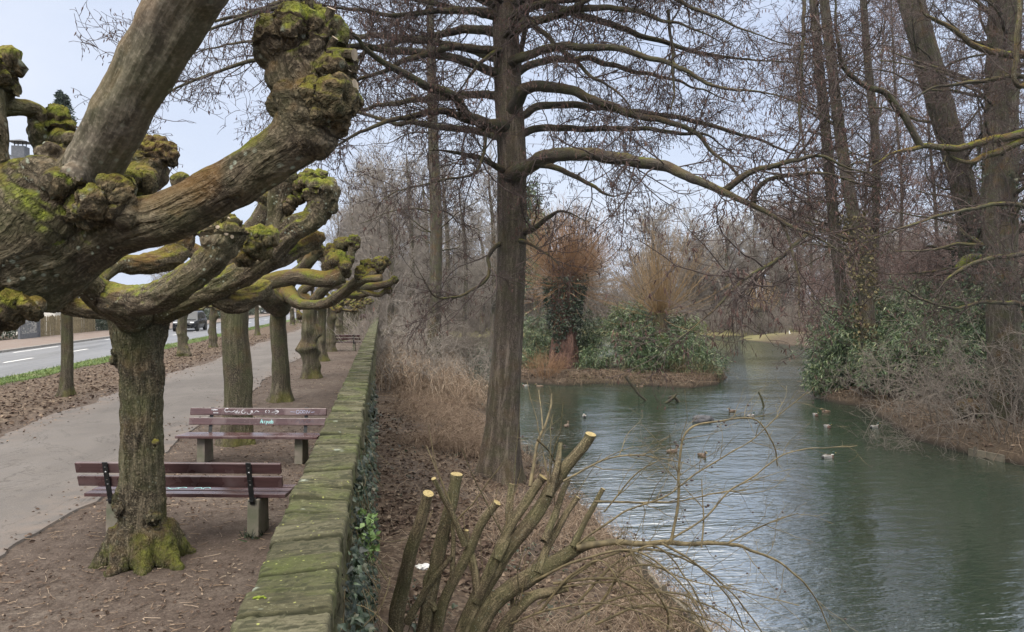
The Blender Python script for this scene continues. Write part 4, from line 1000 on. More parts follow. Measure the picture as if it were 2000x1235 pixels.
AL = [tl(c3, 0, -3, 10, 3, (680, 70), (600, 50), (540, 40), (400, 48), (200, 55), (0, 20), (-200, -20)),
      tl(c3, 0, 3, 11, 3, (690, 140), (620, 120), (530, 118), (400, 145), (200, 180), (100, 230), (-60, 290), (-200, 330)),
      tl(c3, 0, -4, 10, 2.5, (690, 215), (640, 200), (500, 188), (370, 210), (250, 260), (100, 320), (-60, 420), (-250, 440)),
      tl(c3, -.3, -7, 14, 4, (690, 490), (600, 480), (540, 450), (500, 385), (380, 330), (250, 265), (150, 190), (60, 120), (-40, 40), (-200, -60)),
      tl(c3, 0, 4, 10, 3, (690, 385), (640, 370), (540, 372), (400, 385), (250, 402), (100, 440), (20, 520), (-60, 590)),
      tl(c3, 0, -5, 11, 3, (690, 505), (640, 490), (560, 470), (430, 435), (300, 460), (150, 505), (0, 585), (-150, 690)),
      tl(c3, 0, 3, 9, 3, (690, 545), (640, 525), (540, 508), (400, 487), (330, 472), (260, 480), (130, 435), (-50, 400), (-250, 420)),
      tl(c3, -.2, -2, 8, 4, (690, 670), (655, 648), (600, 620), (500, 595), (400, 590)),
      tl(c3, -.8, -4, 4.5, 1.6, (606, 480), (610, 560), (600, 620), (560, 672), (400, 715), (250, 752), (150, 865)),
      tl(c3, 0, -3, 5, 2, (690, 940), (655, 960), (620, 1000), (625, 1080), (540, 1148), (440, 1160), (380, 1110), (335, 1010)),
      tl(c3, -.3, -1.5, 6, 3, (680, 200), (640, 210), (560, 280), (500, 360)),
      tl(c3, -.2, 1, 9, 2.5, (720, 300), (745, 240), (760, 150), (785, 0), (800, -150)),
      tl(c3, 0, -3, 10, 4, (700, 120), (740, 98), (850, 65), (1000, 35), (1120, 30), (1280, 70), (1394, 100), (1550, 180)),
      tl(c3, -.2, -4, 15, 4, (710, 440), (740, 390), (765, 352), (850, 333), (950, 350), (1060, 400), (1200, 450), (1394, 500), (1500, 590), (1600, 690), (1680, 760)),
      tl(c3, 0, 4, 9, 4, (710, 480), (765, 448), (830, 415), (950, 405), (1100, 425), (1250, 440), (1394, 465), (1560, 510), (1690, 550), (1790, 590), (1920, 612)),
      tl(c3, 0, 1, 9, 4, (710, 550), (770, 518), (850, 495), (1000, 500), (1200, 505), (1394, 520), (1480, 530), (1580, 600)),
      tl(c3, -.3, -6, 16, 13, (710, 690), (772, 655), (830, 620), (920, 600), (1050, 600), (1200, 630), (1300, 650), (1394, 690))+tl(c4, -6.2, -9, 12.5, 2.5, (100, 700), (220, 750), (340, 800), (450, 860), (560, 910), (680, 980), (800, 1050)),
      tl(c3, -.2, -3, 8, 3, (730, 650), (800, 645), (920, 662), (1010, 710), (1070, 755), (1110, 768), (1150, 745)),
      tl(c3, 0, -1.5, 9, 2.5, (710, 915), (775, 898), (820, 880), (870, 842), (920, 820), (1000, 862)),
      tl(c3, 0, -2, 5, 2, (720, 930), (775, 945), (850, 985), (905, 1032)),
      tl(c3, 0, -3, 7, 3, (700, 40), (740, 55), (800, 95), (900, 180), (1000, 280), (1050, 315), (1150, 375), (1250, 520)),
      tl(c4, -6.5, -8, 8, 3, (220, 750), (250, 725), (320, 680), (400, 650), (520, 625), (620, 610), (720, 650), (850, 700)),
      tl(c4, -6.8, -7, 6.5, 2.5, (340, 798), (352, 745), (400, 705), (480, 682), (600, 675), (760, 712), (880, 740)),
      tl(c4, -2.5, -4, 4, 3.5, (540, -60), (538, 60), (535, 200), (522, 450), (515, 612)),
      tl(c4, -2, -3, 3.5, 3, (10, 40), (35, 300), (18, 455)),
      tl(c4, -7.5, -9, 3.2, 2, (450, 862), (490, 960), (510, 1080), (515, 1200), (525, 1260)),
      tl(c4, -7.5, -10, 4, 2.2, (560, 905), (430, 1010), (330, 1070), (220, 1165), (100, 1290), (-20, 1380))]
AL += [tl(f_, *a) for f_, *a in ((c3, 0, -4, 11, 3, (690, 20), (800, -60), (1000, -90), (1200, -60), (1400, 20), (1600, 110), (1800, 180)), (c3, 0, 3, 10, 3, (690, 60), (800, 10), (1000, 60), (1200, 130), (1400, 190), (1600, 230), (1850, 250)),
       (c3, 0, -6, 11, 3, (700, 250), (760, 220), (900, 180), (1100, 190), (1300, 240), (1500, 330), (1700, 360), (1900, 420)), (c3, 0, 5, 9, 3, (690, 320), (800, 250), (1000, 230), (1200, 280), (1400, 330), (1600, 400)), (c3, 0, -7, 11, 3, (690, -60), (500, -120), (300, -110), (0, -40), (-300, 60), (-600, 180), (-850, 250)),
       (c3, 0, -5, 11, 3, (690, 30), (400, -60), (100, -70), (-200, 20), (-500, 90), (-780, 120)), (c3, 0, -6, 10, 3, (690, 300), (500, 230), (200, 190), (-100, 200), (-400, 270), (-650, 380), (-800, 520)), (c3, 0, 4, 9, 3, (690, 240), (450, 170), (100, 140), (-300, 160), (-600, 230)))]
lims = []
def wig(P, r, a=.035):
    s = np.cumsum(np.concatenate([[0], np.linalg.norm(np.diff(P, axis=0), axis=1)])); e = np.clip(s/1., 0, 1)[:, None]
    o = rng.random(3)*90
    return P+e*a*np.stack([fbm(np.stack([s*1.6+k, s*0+o[k], s*0], -1), 3) for k in range(3)], -1)*3
for L in AL:
    P, r = TR(L); p, q = spline(P, r, step=.18); q = q*(1-.15*np.linspace(0, 1, len(q))**.5-.65*np.linspace(0, 1, len(q))**3); p = wig(p, q, .03); lims.append((p, q))
    part('limb', tubes(p, q, 9, cap=True, disp=trunkdisp(.08, 4)), M['limb_alder'], ta)
for k in range(34):     # upper crown, above the frame
    z = rng.uniform(10.2, 19); i = int(np.argmin(np.abs(p[:, 2]*0))); a = rng.random()*6.28
    c = np.array([ba[0]+.15, ba[1], z]); L = (21-z)*.62+1.
    d = np.array([math.cos(a), math.sin(a), .18]); Q = [c]
    for u in range(9): d = norm(d+rng.normal(size=3)*.13+[0, 0, .01]); Q.append(Q[-1]+d*L/9)
    Q = np.array(Q); r = .085*(L/6)**.6*(1-.75*np.linspace(0, 1, 10)); pp, qq = spline(Q, r, step=.3); lims.append((pp, qq))
    part('limb', tubes(pp, qq, 6), M['limb_alder'], ta)
PL, RL = stack(lims, 26)
out, pod = crown(PL, RL, [dict(dens=2.7, ln=2.1, ang=58, K=8, jit=.2, trop=-.0, rr=.022, flat=.5, tmin=.16, taper=.4),
                          dict(dens=4.9, ln=1., ang=52, K=6, jit=.24, trop=-.03, rr=.012, flat=.3, smin=.008),
                          dict(dens=4.6, ln=.45, ang=48, K=4, jit=.25, trop=-.04, rr=.008, smin=.0065)], pods=1.3, podsize=.095)
part('twigs', join(*[tubes(p, r, 4 if i == 0 else 3) for i, (p, r) in enumerate(out)]), M['twig'], ta, kind='stuff')
part('catkins', pod, M['catkin'], ta, smooth=False, kind='stuff')

def bare_tree(label, pts, bk, nl, Ll, trop=.05, ang=58, tmin=.35, chain=None, twig='twig', pods=0., group=None, ns=18, name='bare_tree', flat=.2, limr=.06, podsize=.08, cat='tree', world=True, far=False):
    if world: P, rr = TR(pts)
    else: P, rr = pts
    t = thing(name, label, cat, tuple(P[0]), group=group)
    p, q = spline(P, rr, step=.3)
    part('trunk', tubes(p, q, ns, cap=True, disp=trunkdisp(.07, 2.5)), M[bk], t)
    PT, RT_ = stack([(p, q)], 30)
    lp, lr = spawn(PT, RT_, 0, ln=Ll, ang=ang, K=12, jit=.16, trop=trop, rr=limr, tmin=tmin, taper=.2, cnt=nl, dec=.45, flat=flat, lv=.4)
    if not far:
        for k in range(len(lp)): part('limb', tubes(lp[k], lr[k], 6, disp=trunkdisp(.08, 4)), M['limb_alder'] if twig == 'twig' else M[bk], t)
    chain = chain or [dict(dens=1.9, ln=1.9, ang=52, K=7, jit=.22, trop=.02, rr=.024, tmin=.12), dict(dens=3.6, ln=1., ang=48, K=5, jit=.22, trop=.0, rr=.014, smin=.01), dict(dens=3.8, ln=.5, ang=45, K=4, jit=.22, rr=.011, smin=.009)]
    out, pod = crown(lp, lr, chain, pods, podsize)
    part('crown' if far else 'twigs', join(*([tubes(lp, lr, 5)] if far else []), *[tubes(a, b_, 3) for a, b_ in out]), M[twig], t, kind='stuff')
    if pod is not None: part('catkins', pod, M['catkin'], t, smooth=False, kind='stuff')
    return t
def foot(px, py): h = hit(px, py); return float((h-CAM)@FW)
# trees of the right-hand bank
w = foot(1640, 660) ; w = 44.
bare_tree('left one of two slim bare alders rising side by side from the bamboo thicket', [(1660, 745, w, 14), (1652, 640, w, 12), (1630, 450, w, 10.5), (1612, 250, w, 10), (1597, 100, w, 9), (1580, -120, w, 7), (1570, -330, w, 4)], 'bark_far', 50, 4.4, trop=0.0, ang=70, tmin=.2, pods=1., group='slender trees of the right bank', podsize=.085)
w = 41.
bare_tree('right one of two slim bare alders rising side by side from the bamboo thicket', [(1700, 760, w, 15), (1694, 620, w, 14), (1682, 500, w, 13), (1663, 400, w, 12), (1646, 300, w, 11), (1627, 150, w, 10), (1610, 0, w, 9), (1590, -200, w, 7), (1580, -400, w, 3)], 'bark_far', 52, 4.4, trop=0.0, ang=68, tmin=.2, pods=1., group='slender trees of the right bank', podsize=.085)
w = 50.
bare_tree('thin straight bare tree behind the bamboo thicket at the right', [(1712, 720, w, 9), (1708, 500, w, 8), (1711, 300, w, 8), (1691, 75, w, 7), (1680, -150, w, 5), (1672, -350, w, 2)], 'bark_far', 46, 4.6, trop=0.03, ang=60, tmin=.2, pods=.8, group='slender trees of the right bank', podsize=.085)
w = 40.
bare_tree('heavy leaning bare tree at the upper right, trunk tilting up to the left', [(1925, 790, w, 28), (1912, 620, w, 25), (1895, 450, w, 23), (1875, 340, w, 22), (1832, 190, w, 23), (1795, 60, w, 23), (1765, -60, w, 22), (1730, -250, w, 18), (1710, -450, w, 10)], 'bark_far', 60, 5.2, trop=0.02, ang=62, tmin=.2, pods=.9, limr=.09, podsize=.1, ns=24)
w = 31.
tbig = bare_tree('massive ivy-grown tree at the right edge standing by the water', [(1975, 862, w, 42), (1968, 800, w, 32), (1960, 650, w, 29), (1955, 500, w, 29), (1952, 380, w, 31), (1956, 200, w, 29), (1964, 0, w, 29), (1970, -200, w, 30), (1980, -450, w, 15)], 'bark_far', 52, 5.2, trop=0.03, ang=62, tmin=.15, pods=.8, limr=.1, podsize=.09, ns=26)
iv2 = []
for y_ in np.linspace(300, 840, 90):
    n = 26; c = wp(1957+rng.normal()*6, y_+rng.normal()*8, w); a = rng.random(n)*6.28; rr_ = 36*w/F*rng.uniform(.98, 1.25, n)
    iv2.append(np.stack([c[0]+rr_*np.cos(a), c[1]+rr_*np.sin(a), c[2]+rng.normal(size=n)*.2], -1))
iv2 = np.concatenate(iv2); kp = fbm(iv2*1.1, 3) > .02; iv2 = iv2[kp]
o = tag(part('ivy', cards(iv2, rdir(len(iv2), -.8), rdir(len(iv2), .3), rng.uniform(.08, .15, len(iv2)), 'ivy'), M['ivy'], smooth=False), 'dark ivy climbing the massive tree at the right edge', 'ivy')
def ivy_trunk(label, pts, w, rpx, n, mat, size):
    P = np.array([wp(x, y, w) for x, y in pts]); q = resample(P, n); a = rng.random(n)*6.28; rr_ = rpx*w/F*rng.uniform(.9, 1.9, n)
    X = q+np.stack([np.cos(a)*rr_, np.sin(a)*rr_, rng.normal(size=n)*.12], -1); X = X[fbm(X*1.1+7, 3) > -.12]
    t = thing('ivy', label, 'ivy', tuple(P[0])); part('foliage', cards(X, rdir(len(X), -.8), rdir(len(X), .3), size*rng.uniform(.6, 1.3, len(X)), 'ivy'), M[mat], t, smooth=False, kind='stuff')
ivy_trunk('yellowish ivy ruffling the right one of the two slim alders', [(1698, 700), (1690, 600), (1682, 500), (1668, 420)], 41, 15, 2600, 'ivy_dry', .14)
ivy_trunk('dark ivy on the lower trunk of the heavy leaning tree', [(1922, 760), (1908, 600), (1896, 470), (1885, 400)], 40, 27, 2600, 'ivy', .14)
# boughs reaching in from a tree beyond the right edge
tb = thing('bare_tree', 'bare tree outside the right edge whose mossy boughs reach into view', 'tree', tuple(wp(2160, 900, 24)))
wb = 24
P, rr = TR([(2160, 1010, wb, 40), (2150, 700, wb, 36), (2130, 350, wb, 34), (2120, 0, wb, 30), (2110, -400, wb, 14)]); p, q = spline(P, rr, step=.3)
part('trunk', tubes(p, q, 20, disp=trunkdisp(.07, 2.5)), M['bark_far'], tb)
BL = [[(2130, 230, wb, 14), (2060, 245, wb-.5, 12), (1990, 262, wb-1, 10), (1900, 282, wb-1.5, 9), (1850, 290, wb-1.8, 9), (1800, 288, wb-2, 8), (1745, 300, wb-2.2, 5), (1690, 330, wb-2.5, 3)],
      [(1800, 288, wb-2, 8), (1785, 262, wb-2, 8), (1755, 215, wb-2, 8), (1725, 180, wb-2.2, 7), (1675, 160, wb-2.5, 6.5), (1648, 125, wb-2.7, 6), (1635, 60, wb-3, 5), (1625, -40, wb-3, 4)],
      [(2130, 90, wb, 13), (2060, 100, wb-.5, 11), (1985, 106, wb-1, 9), (1920, 95, wb-1.2, 8), (1870, 60, wb-1.4, 7), (1810, 30, wb-1.6, 6), (1785, -20, wb-1.8, 5)],
      [(2120, 290, wb, 10), (2010, 275, wb-.8, 9), (1940, 300, wb-1.2, 9), (1895, 318, wb-1.4, 7), (1860, 305, wb-1.6, 6), (1838, 275, wb-1.8, 5)],
      [(2120, 160, wb, 9), (1990, 150, wb-1, 6), (1900, 160, wb-1.4, 5), (1820, 175, wb-1.8, 4), (1770, 205, wb-2, 3)],
      [(2110, 60, wb, 10), (1995, 170, wb-2, 6), (1988, 60, wb-2.2, 7), (1996, -60, wb-2.2, 7)],
      [(2120, 480, wb, 9), (1980, 500, wb-2, 6), (1900, 515, wb-2.6, 6), (1850, 545, wb-3, 5), (1830, 600, wb-3, 3)], [(2120, 430, wb, 8), (1960, 400, wb-2, 5), (1820, 430, wb-3, 3.5), (1700, 470, wb-4, 2.5), (1620, 530, wb-4.5, 1.6)],
      [(2120, 620, wb, 8), (1960, 590, wb-2, 5), (1860, 600, wb-3, 3.5), (1740, 560, wb-4, 2.5), (1640, 560, wb-4.5, 1.6)]]
lm = []
for L in BL:
    P, r = TR(L); p, q = spline(P, r, step=.15); q = q*(.85-.6*np.linspace(0, 1, len(q))**4); p = wig(p, q, .03); lm.append((p, q)); part('limb', tubes(p, q, 9, disp=trunkdisp(.1, 5)), M['bark_near'] if L[0][3] > 9 else M['limb_alder'], tb)
PL, RL = stack(lm, 24)
out, pod = crown(PL, RL, [dict(dens=2.8, ln=1.9, ang=58, K=8, jit=.22, trop=-.01, rr=.018, flat=.3, tmin=.2), dict(dens=4.2, ln=.85, ang=50, K=5, jit=.24, rr=.01, smin=.007), dict(dens=3.8, ln=.4, ang=48, K=4, jit=.22, rr=.008, smin=.006)], .9, .08)
part('twigs', join(*[tubes(a, b_, 3) for a, b_ in out]), M['twig'], tb, kind='stuff'); part('catkins', pod, M['catkin'], tb, smooth=False, kind='stuff')
# ------------------------------------------------------------------ shrubs, thickets, far wood
def bushy(name, label, base, n, h, spread, mat, kind='twig', lean=(0, 0), chain=None, r=.02, K=9, jit=.12, cat='shrub', trop=-.02, group=None, tri=3, fan=.5):
    base = np.asarray(base, float); t = thing(name, label, cat, tuple(base), group=group)
    a = rng.random(n)*6.28; rad = spread*np.sqrt(rng.random(n))*.5
    o = base+np.stack([rad*np.cos(a), rad*np.sin(a), -.1+0*a], -1)
    d = norm(np.stack([np.cos(a)*fan*rng.random(n)+lean[0], np.sin(a)*fan*rng.random(n)+lean[1], np.ones(n)], -1)); Q = [o]; ll = h*rng.uniform(.5, 1.1, n)
    for k in range(K-1): d = norm(d+rng.normal(size=(n, 3))*jit+np.array([0, 0, trop*k])); Q.append(Q[-1]+d*(ll/(K-1))[:, None])
    P = np.stack(Q, 1); Rr = r*rng.uniform(.5, 1.2, n)[:, None]*(1-.7*np.linspace(0, 1, K))
    part('stems', tubes(P, Rr, 5), M[mat], t, kind='stuff' if n > 100 else None)
    out, _ = crown(P, Rr, chain or [dict(dens=1.6, ln=1.1, ang=40, K=5, jit=.2, trop=.03, rr=.011, smin=.007, tmin=.25), dict(dens=2.2, ln=.55, ang=42, K=4, jit=.2, rr=.007, smin=.006)])
    part('twigs', join(*[tubes(a_, b_, tri) for a_, b_ in out]), M[mat], t, kind='stuff')
    return t
def leafbush(name, label, centers, n, size, mat, kind='blade', stems=60, cat='shrub', droop=-.5, cane='whip', group=None, wide=1.):
    """clusters: (centre, radii, share)"""
    c0 = np.array(centers[0][0], float); zmin = min(c[0][2]-c[1][2] for c in centers)
    t = thing(name, label, cat, (c0[0], c0[1], zmin), group=group)
    tot = sum(c[2] for c in centers); Ps = []; Ds = []
    for c, rr, sh in centers:
        m_ = int(1.6*n*sh/tot/14); u = rdir(m_); rad = rng.random(m_)**.45*rng.choice([1, 1, 1, 1.12, 1.3], m_)
        q = np.array(c)+u*rad[:, None]*np.array(rr)*(1+.35*fbm(u*2.2+np.array(c), 3))[:, None]
        dirc = norm(u*np.array([1, 1, .4])+rng.normal(size=(m_, 3))*.5+[0, 0, droop*.4])
        P = np.repeat(q, 14, 0)+rng.normal(size=(m_*14, 3))*.13; D = norm(np.repeat(dirc, 14, 0)+rng.normal(size=(m_*14, 3))*.55+[0, 0, droop])
        Ps.append(P); Ds.append(D)
    P = np.concatenate(Ps); D = np.concatenate(Ds); k = P[:, 2] > zmin-.05; P, D = P[k], D[k]
    part('foliage', cards(P, D, rdir(len(P), .9), size*.78*rng.uniform(.45, 1.4, len(P)), kind, wide), M[mat], t, smooth=False, kind='stuff')
    if stems:
        S = []
        for c, rr, sh in centers:
            m_ = max(3, int(stems*sh/tot)); a = rng.random(m_)*6.28; x = np.array(c)[None]+np.stack([np.cos(a)*rr[0]*.75, np.sin(a)*rr[1]*.75, rng.uniform(-.2, .8, m_)*rr[2]], -1)*rng.random(m_)[:, None]**.5
            b0_ = np.stack([np.array(c)[0]+(x[:, 0]-c[0])*.45, np.array(c)[1]+(x[:, 1]-c[1])*.45, np.full(m_, zmin)], -1)
            mid_ = (b0_+x)/2+rng.normal(size=(m_, 3))*.12; mid_[:, 2] += .3
            S.append(np.stack([b0_, b0_*.6+mid_*.4+[0, 0, .12], mid_, mid_*.45+x*.55+[0, 0, .1], x], 1))
        S = np.concatenate(S); part('canes', tubes(S, np.full(S.shape[:2], .014)*np.array([1.2, 1.1, 1, .8, .5]), 4), M[cane], t, kind='stuff')
    return t
def onland(px, py): return hit(px, py)
def cl(px, py, w, rx, ry, rz, sh): c = wp(px, py, w); return (c, (rx, ry, rz), sh)
# island: two pollard willows and their undergrowth
def willow(label, px, py, w, wr, tophead, hr, shoots, mat, L, seed, bk, ivy_n=0, up=.0, fan=.95):
    f = wp(px, py, w); f[2] = ht(f[0], f[1])-.1
    hd = wp(*tophead, w); t = thing('pollard_willow', label, 'tree', tuple(f))
    P = np.array([f, f*.7+hd*.3+[.06, 0, 0], f*.35+hd*.65-[.08, 0, 0], hd]); r_ = np.array([wr*1.2, wr, wr*.92, wr*1.05]); p, q = spline(P, r_, step=.12)
    part('trunk', tubes(p, q, 30, cap=True, disp=lambda b, R_, W_: R_*(.12*fbm(W_*np.array([3, 3, .8])+seed, 3)*1.5+.1*(1-2*np.abs(fbm(W_*np.array([5, 5, .6])+seed, 2))))), M[bk], t)
    part('head', join(*[blob(hd+rng.normal(size=3)*hr*np.array([.38, .38, .34]), hr*.38, 4, .6, 4, seed+k) for k in range(9)]), M['bark_red'], t)
    n = shoots; u = rdir(n, .45); o = hd+u*hr*np.array([1, 1, .8])*rng.uniform(.5, 1., n)[:, None]
    d = norm(u*fan+rng.normal(size=(n, 3))*.2+[0, 0, .55+up]); Q = [o]; ll = L*rng.uniform(.45, 1.1, n)
    for k in range(7): d = norm(d+rng.normal(size=(n, 3))*.07+[0, 0, .07]); Q.append(Q[-1]+d*(ll/7)[:, None])
    P = np.stack(Q, 1); Rr = .019*rng.uniform(.6, 1.2, n)[:, None]*(1-.65*np.linspace(0, 1, 8))
    out, _ = crown(P, Rr, [dict(dens=1.7, ln=.8, ang=30, K=5, jit=.12, trop=.05, rr=.011, smin=.009, tmin=.2)])
    part('shoots', join(tubes(P, Rr, 4), tubes(*out[0], 3)), M[mat], t, kind='stuff')
    if ivy_n:
        a = rng.random(ivy_n)*6.28; tt = rng.random(ivy_n); c = np.stack([np.interp(tt*(len(p)-1), np.arange(len(p)), p[:, k]) for k in range(3)], -1)
        rr_ = np.interp(tt, [0, .25, .6, 1.], [wr*.9, wr*1.05, wr*1.25, hr*1.25])*rng.uniform(.95, 1.18, ivy_n)
        X = c+np.stack([np.cos(a)*rr_, np.sin(a)*rr_, rng.normal(size=ivy_n)*.15], -1); kp = (fbm(X*1.0, 3)+tt*1.5-.72+.25*np.cos(a-5.2) > 0); X = X[kp]
        part('ivy', cards(X, rdir(len(X), -.8), rdir(len(X), .3), rng.uniform(.1, .19, len(X)), 'ivy'), M['ivy'], t, smooth=False, kind='stuff')
    return t
WI = 56.5
willow('ivy-clad pollard willow on the island with red-brown trunk and orange shoots', 1100, 712, WI, .95, (1105, 540), 1.25, 560, 'shoot_orange', 5.3, 51, 'bark_red', 7200, fan=1.15)
willow('broken pollard willow on the island with a broom of yellowish shoots', 1302, 735, WI-1.5, .5, (1288, 612), .5, 190, 'shoot_yellow', 7.2, 52, 'bark_lime', 0, .15, fan=.85)
leafbush('bamboo', 'large bamboo clump on the island around the broken willow', [cl(1245, 660, 56, 2.2, 2, 2.3, 3), cl(1330, 690, 54.5, 2.4, 2, 1.9, 3), cl(1375, 715, 54, 1.5, 1.6, 1.2, 1.2), cl(1260, 700, 54.5, 1.9, 1.5, 1.5, 2), cl(1300, 640, 57, 1.6, 1.6, 1.2, 1)], 21000, .34, 'bamboo', stems=160)
leafbush('bamboo', 'small pale bamboo at the top left of the island clump', [cl(1225, 620, 57.5, 1.6, 1.4, 1.2, 2), cl(1345, 640, 57.5, 1.3, 1.2, .8, 1)], 4200, .32, 'bamboo_pale', stems=70)
leafbush('bamboo', 'dark bamboo behind the trunk of the ivy-clad willow', [cl(1060, 655, 59.5, 2.0, 1.6, 1.8, 2), cl(1145, 655, 59, 1.7, 1.5, 1.9, 2), cl(1160, 705, 56, 1.5, 1.2, 1., 1), cl(1035, 700, 57, 1.1, 1., .9, .6)], 11000, .32, 'bamboo', stems=150)
leafbush('conifer', 'tall green ivy-covered tree just right of the great alder, behind the island', [cl(1035, 470, 75, 1.7, 1.5, 5.5, 2), cl(1030, 400, 75, 1.1, 1.1, 3, 1)], 5000, .35, 'bamboo', 'leaf', 0)
bushy('dry_shrub', 'tuft of dry reddish stems at the foot of the ivy-clad willow', onland(1065, 735), 90, 2.0, 1.8, 'shoot_orange', r=.012)
bushy('dry_shrub', 'tangle of hanging dry willow branches at the right end of the island', wp(1350, 735, 53.2), 110, 2.6, 3.0, 'whip', r=.016, jit=.4, trop=-.1, fan=1.4)
bushy('dry_shrub', 'low dry brushwood along the left shore of the island', onland(1190, 742), 130, .9, 5.5, 'whip', r=.012, jit=.35, fan=1.4)
# right bank: bamboo thicket, twiggy shrubs
leafbush('bamboo', 'big bamboo thicket leaning over the water from the right bank', [cl(1640, 690, 45, 2.0, 1.8, 2.0, 3), cl(1690, 660, 43.5, 2.3, 2, 2.4, 4), cl(1615, 735, 44.5, 1.3, 1.4, 1., 1.6), cl(1745, 690, 41, 2.0, 1.8, 1.9, 3), cl(1720, 715, 40, 1.5, 1.2, 1.2, 1.2), cl(1810, 680, 38.5, 2.0, 1.6, 2.0, 2.6), cl(1660, 620, 45, 1.8, 1.8, 1.6, 1.6), cl(1880, 700, 36, 1.6, 1.5, 1.5, 1.5)], 34000, .32, 'bamboo', stems=220)
leafbush('bamboo', 'bamboo thicket higher up the right bank behind the bare shrubs', [cl(1790, 590, 43, 2.0, 2, 1.3, 2), cl(1840, 650, 40, 2.4, 2, 2.0, 3), cl(1900, 620, 39, 1.5, 1.6, 2, 2), cl(1990, 600, 36, 1.3, 1.4, 2., 1.5)], 15000, .3, 'bamboo', stems=160)
for (px, py, n, h, sp, lb) in ((1770, 800, 9, 4.2, 3.4, 'dense bare shrub in front of the right bank bamboo'), (1850, 820, 16, 5.6, 3.6, 'dense bare shrub left of the massive tree'), (1930, 850, 20, 4.8, 3., 'dense bare shrub at the foot of the massive tree'), (1990, 845, 36, 6., 3., 'dense bare shrub at the right edge of the picture')):
    f = onland(px, py); bushy('bare_shrub', lb, f, n, h, sp, 'twig_far', r=.022, jit=.2, lean=(-.25, -.1), trop=-.03, fan=.8, chain=[dict(dens=2.4, ln=1.4, ang=48, K=6, jit=.24, rr=.012, smin=.009, tmin=.38), dict(dens=3.6, ln=.7, ang=48, K=4, jit=.24, rr=.009, smin=.007)], group='bare shrubs of the right bank')
for k, (px, py, w, h) in enumerate(((1760, 680, 50, 8.5), (1830, 690, 47, 9), (1900, 700, 45, 9), (1985, 700, 42, 9), (1700, 670, 56, 8.5), (1650, 660, 62, 8))):
    f = wp(px, py, w); f[2] = ht(f[0], f[1]); bushy('bare_shrub', 'tall purplish bare thicket rising behind the right bank bamboo', f, 30, h, 4.5, 'twig_purple', r=.045, jit=.13, trop=.0, fan=.5, chain=[dict(dens=2.6, ln=2.2, ang=48, K=6, jit=.22, rr=.02, smin=.014, tmin=.15), dict(dens=4.0, ln=1., ang=48, K=4, jit=.24, rr=.014, smin=.012)], group='tall thickets behind the bamboo')
bushy('dry_shrub', 'dry overhanging brushwood along the cut edge of the right bank', onland(1830, 862), 110, 1.0, 6.5, 'twig_far', r=.01, jit=.35, lean=(-.2, -.4), fan=1.2)
for (px0, py0, px1, py1) in ((1662, 785, 1625, 690), (1850, 830, 1780, 640)):
    pass
for k, (px, w, top, r) in enumerate(((1690, 64, -60, 2.6), (1745, 58, -160, 3), (1840, 62, -200, 3), (1925, 60, -200, 3), (2000, 56, -200, 3), (1590, 75, 60, 2.4))):
    f = wp(px, 650, w); f[2] = ht(f[0], f[1])-.1; P = np.array([f, wp(px+18*math.sin(k*2), 400, w), wp(px+30*math.sin(k*2+1), 200, w), wp(px+45*math.sin(k*2+1.4), top, w)])
    bare_tree('slender purplish bare tree in the dense stand behind the right bank', (P, np.array([r*1.2, r, r*.7, r*.2])*w/F), 'bark_far', 60, 5.0, .03, 52, .12, twig='twig_purple', world=False, far=True, limr=.06, ns=8, group='dense stand behind the right bank',
              chain=[dict(dens=2.2, ln=2.1, ang=46, K=6, jit=.2, trop=.02, rr=.026, tmin=.1, smin=.016), dict(dens=3.8, ln=1.1, ang=46, K=4, jit=.22, trop=.0, rr=.017, smin=.014)], pods=.25, podsize=.13)
# left bank beyond the great alder
def at_depth(px, w, dz=0.):
    p = wp(px, 650, w); p[2] = ht(p[0], p[1])+dz; return p
def trunk_to(px0, w, pts, r0):
    b_ = at_depth(px0, w, -.1); P = [b_]+[wp(a, c, w) for a, c, _ in pts]; return np.array(P), np.array([r0*1.25]+[r for _, _, r in pts])*w/F
w = 54
bare_tree('second tall alder further along the left bank, slim reddish trunk', trunk_to(845, w, [(848, 640, 13), (852, 450, 12), (847, 300, 10.5), (843, 150, 9), (840, 20, 7), (838, -80, 4)], 15), 'bark_far', 46, 5.5, .0, 70, .3, pods=.6, world=False, podsize=.12, limr=.07,
          chain=[dict(dens=1.6, ln=2.1, ang=55, K=7, jit=.2, rr=.026, tmin=.15), dict(dens=2.8, ln=1.1, ang=48, K=5, jit=.22, rr=.018, smin=.014), dict(dens=2.4, ln=.6, ang=45, K=3, rr=.014, smin=.012)])
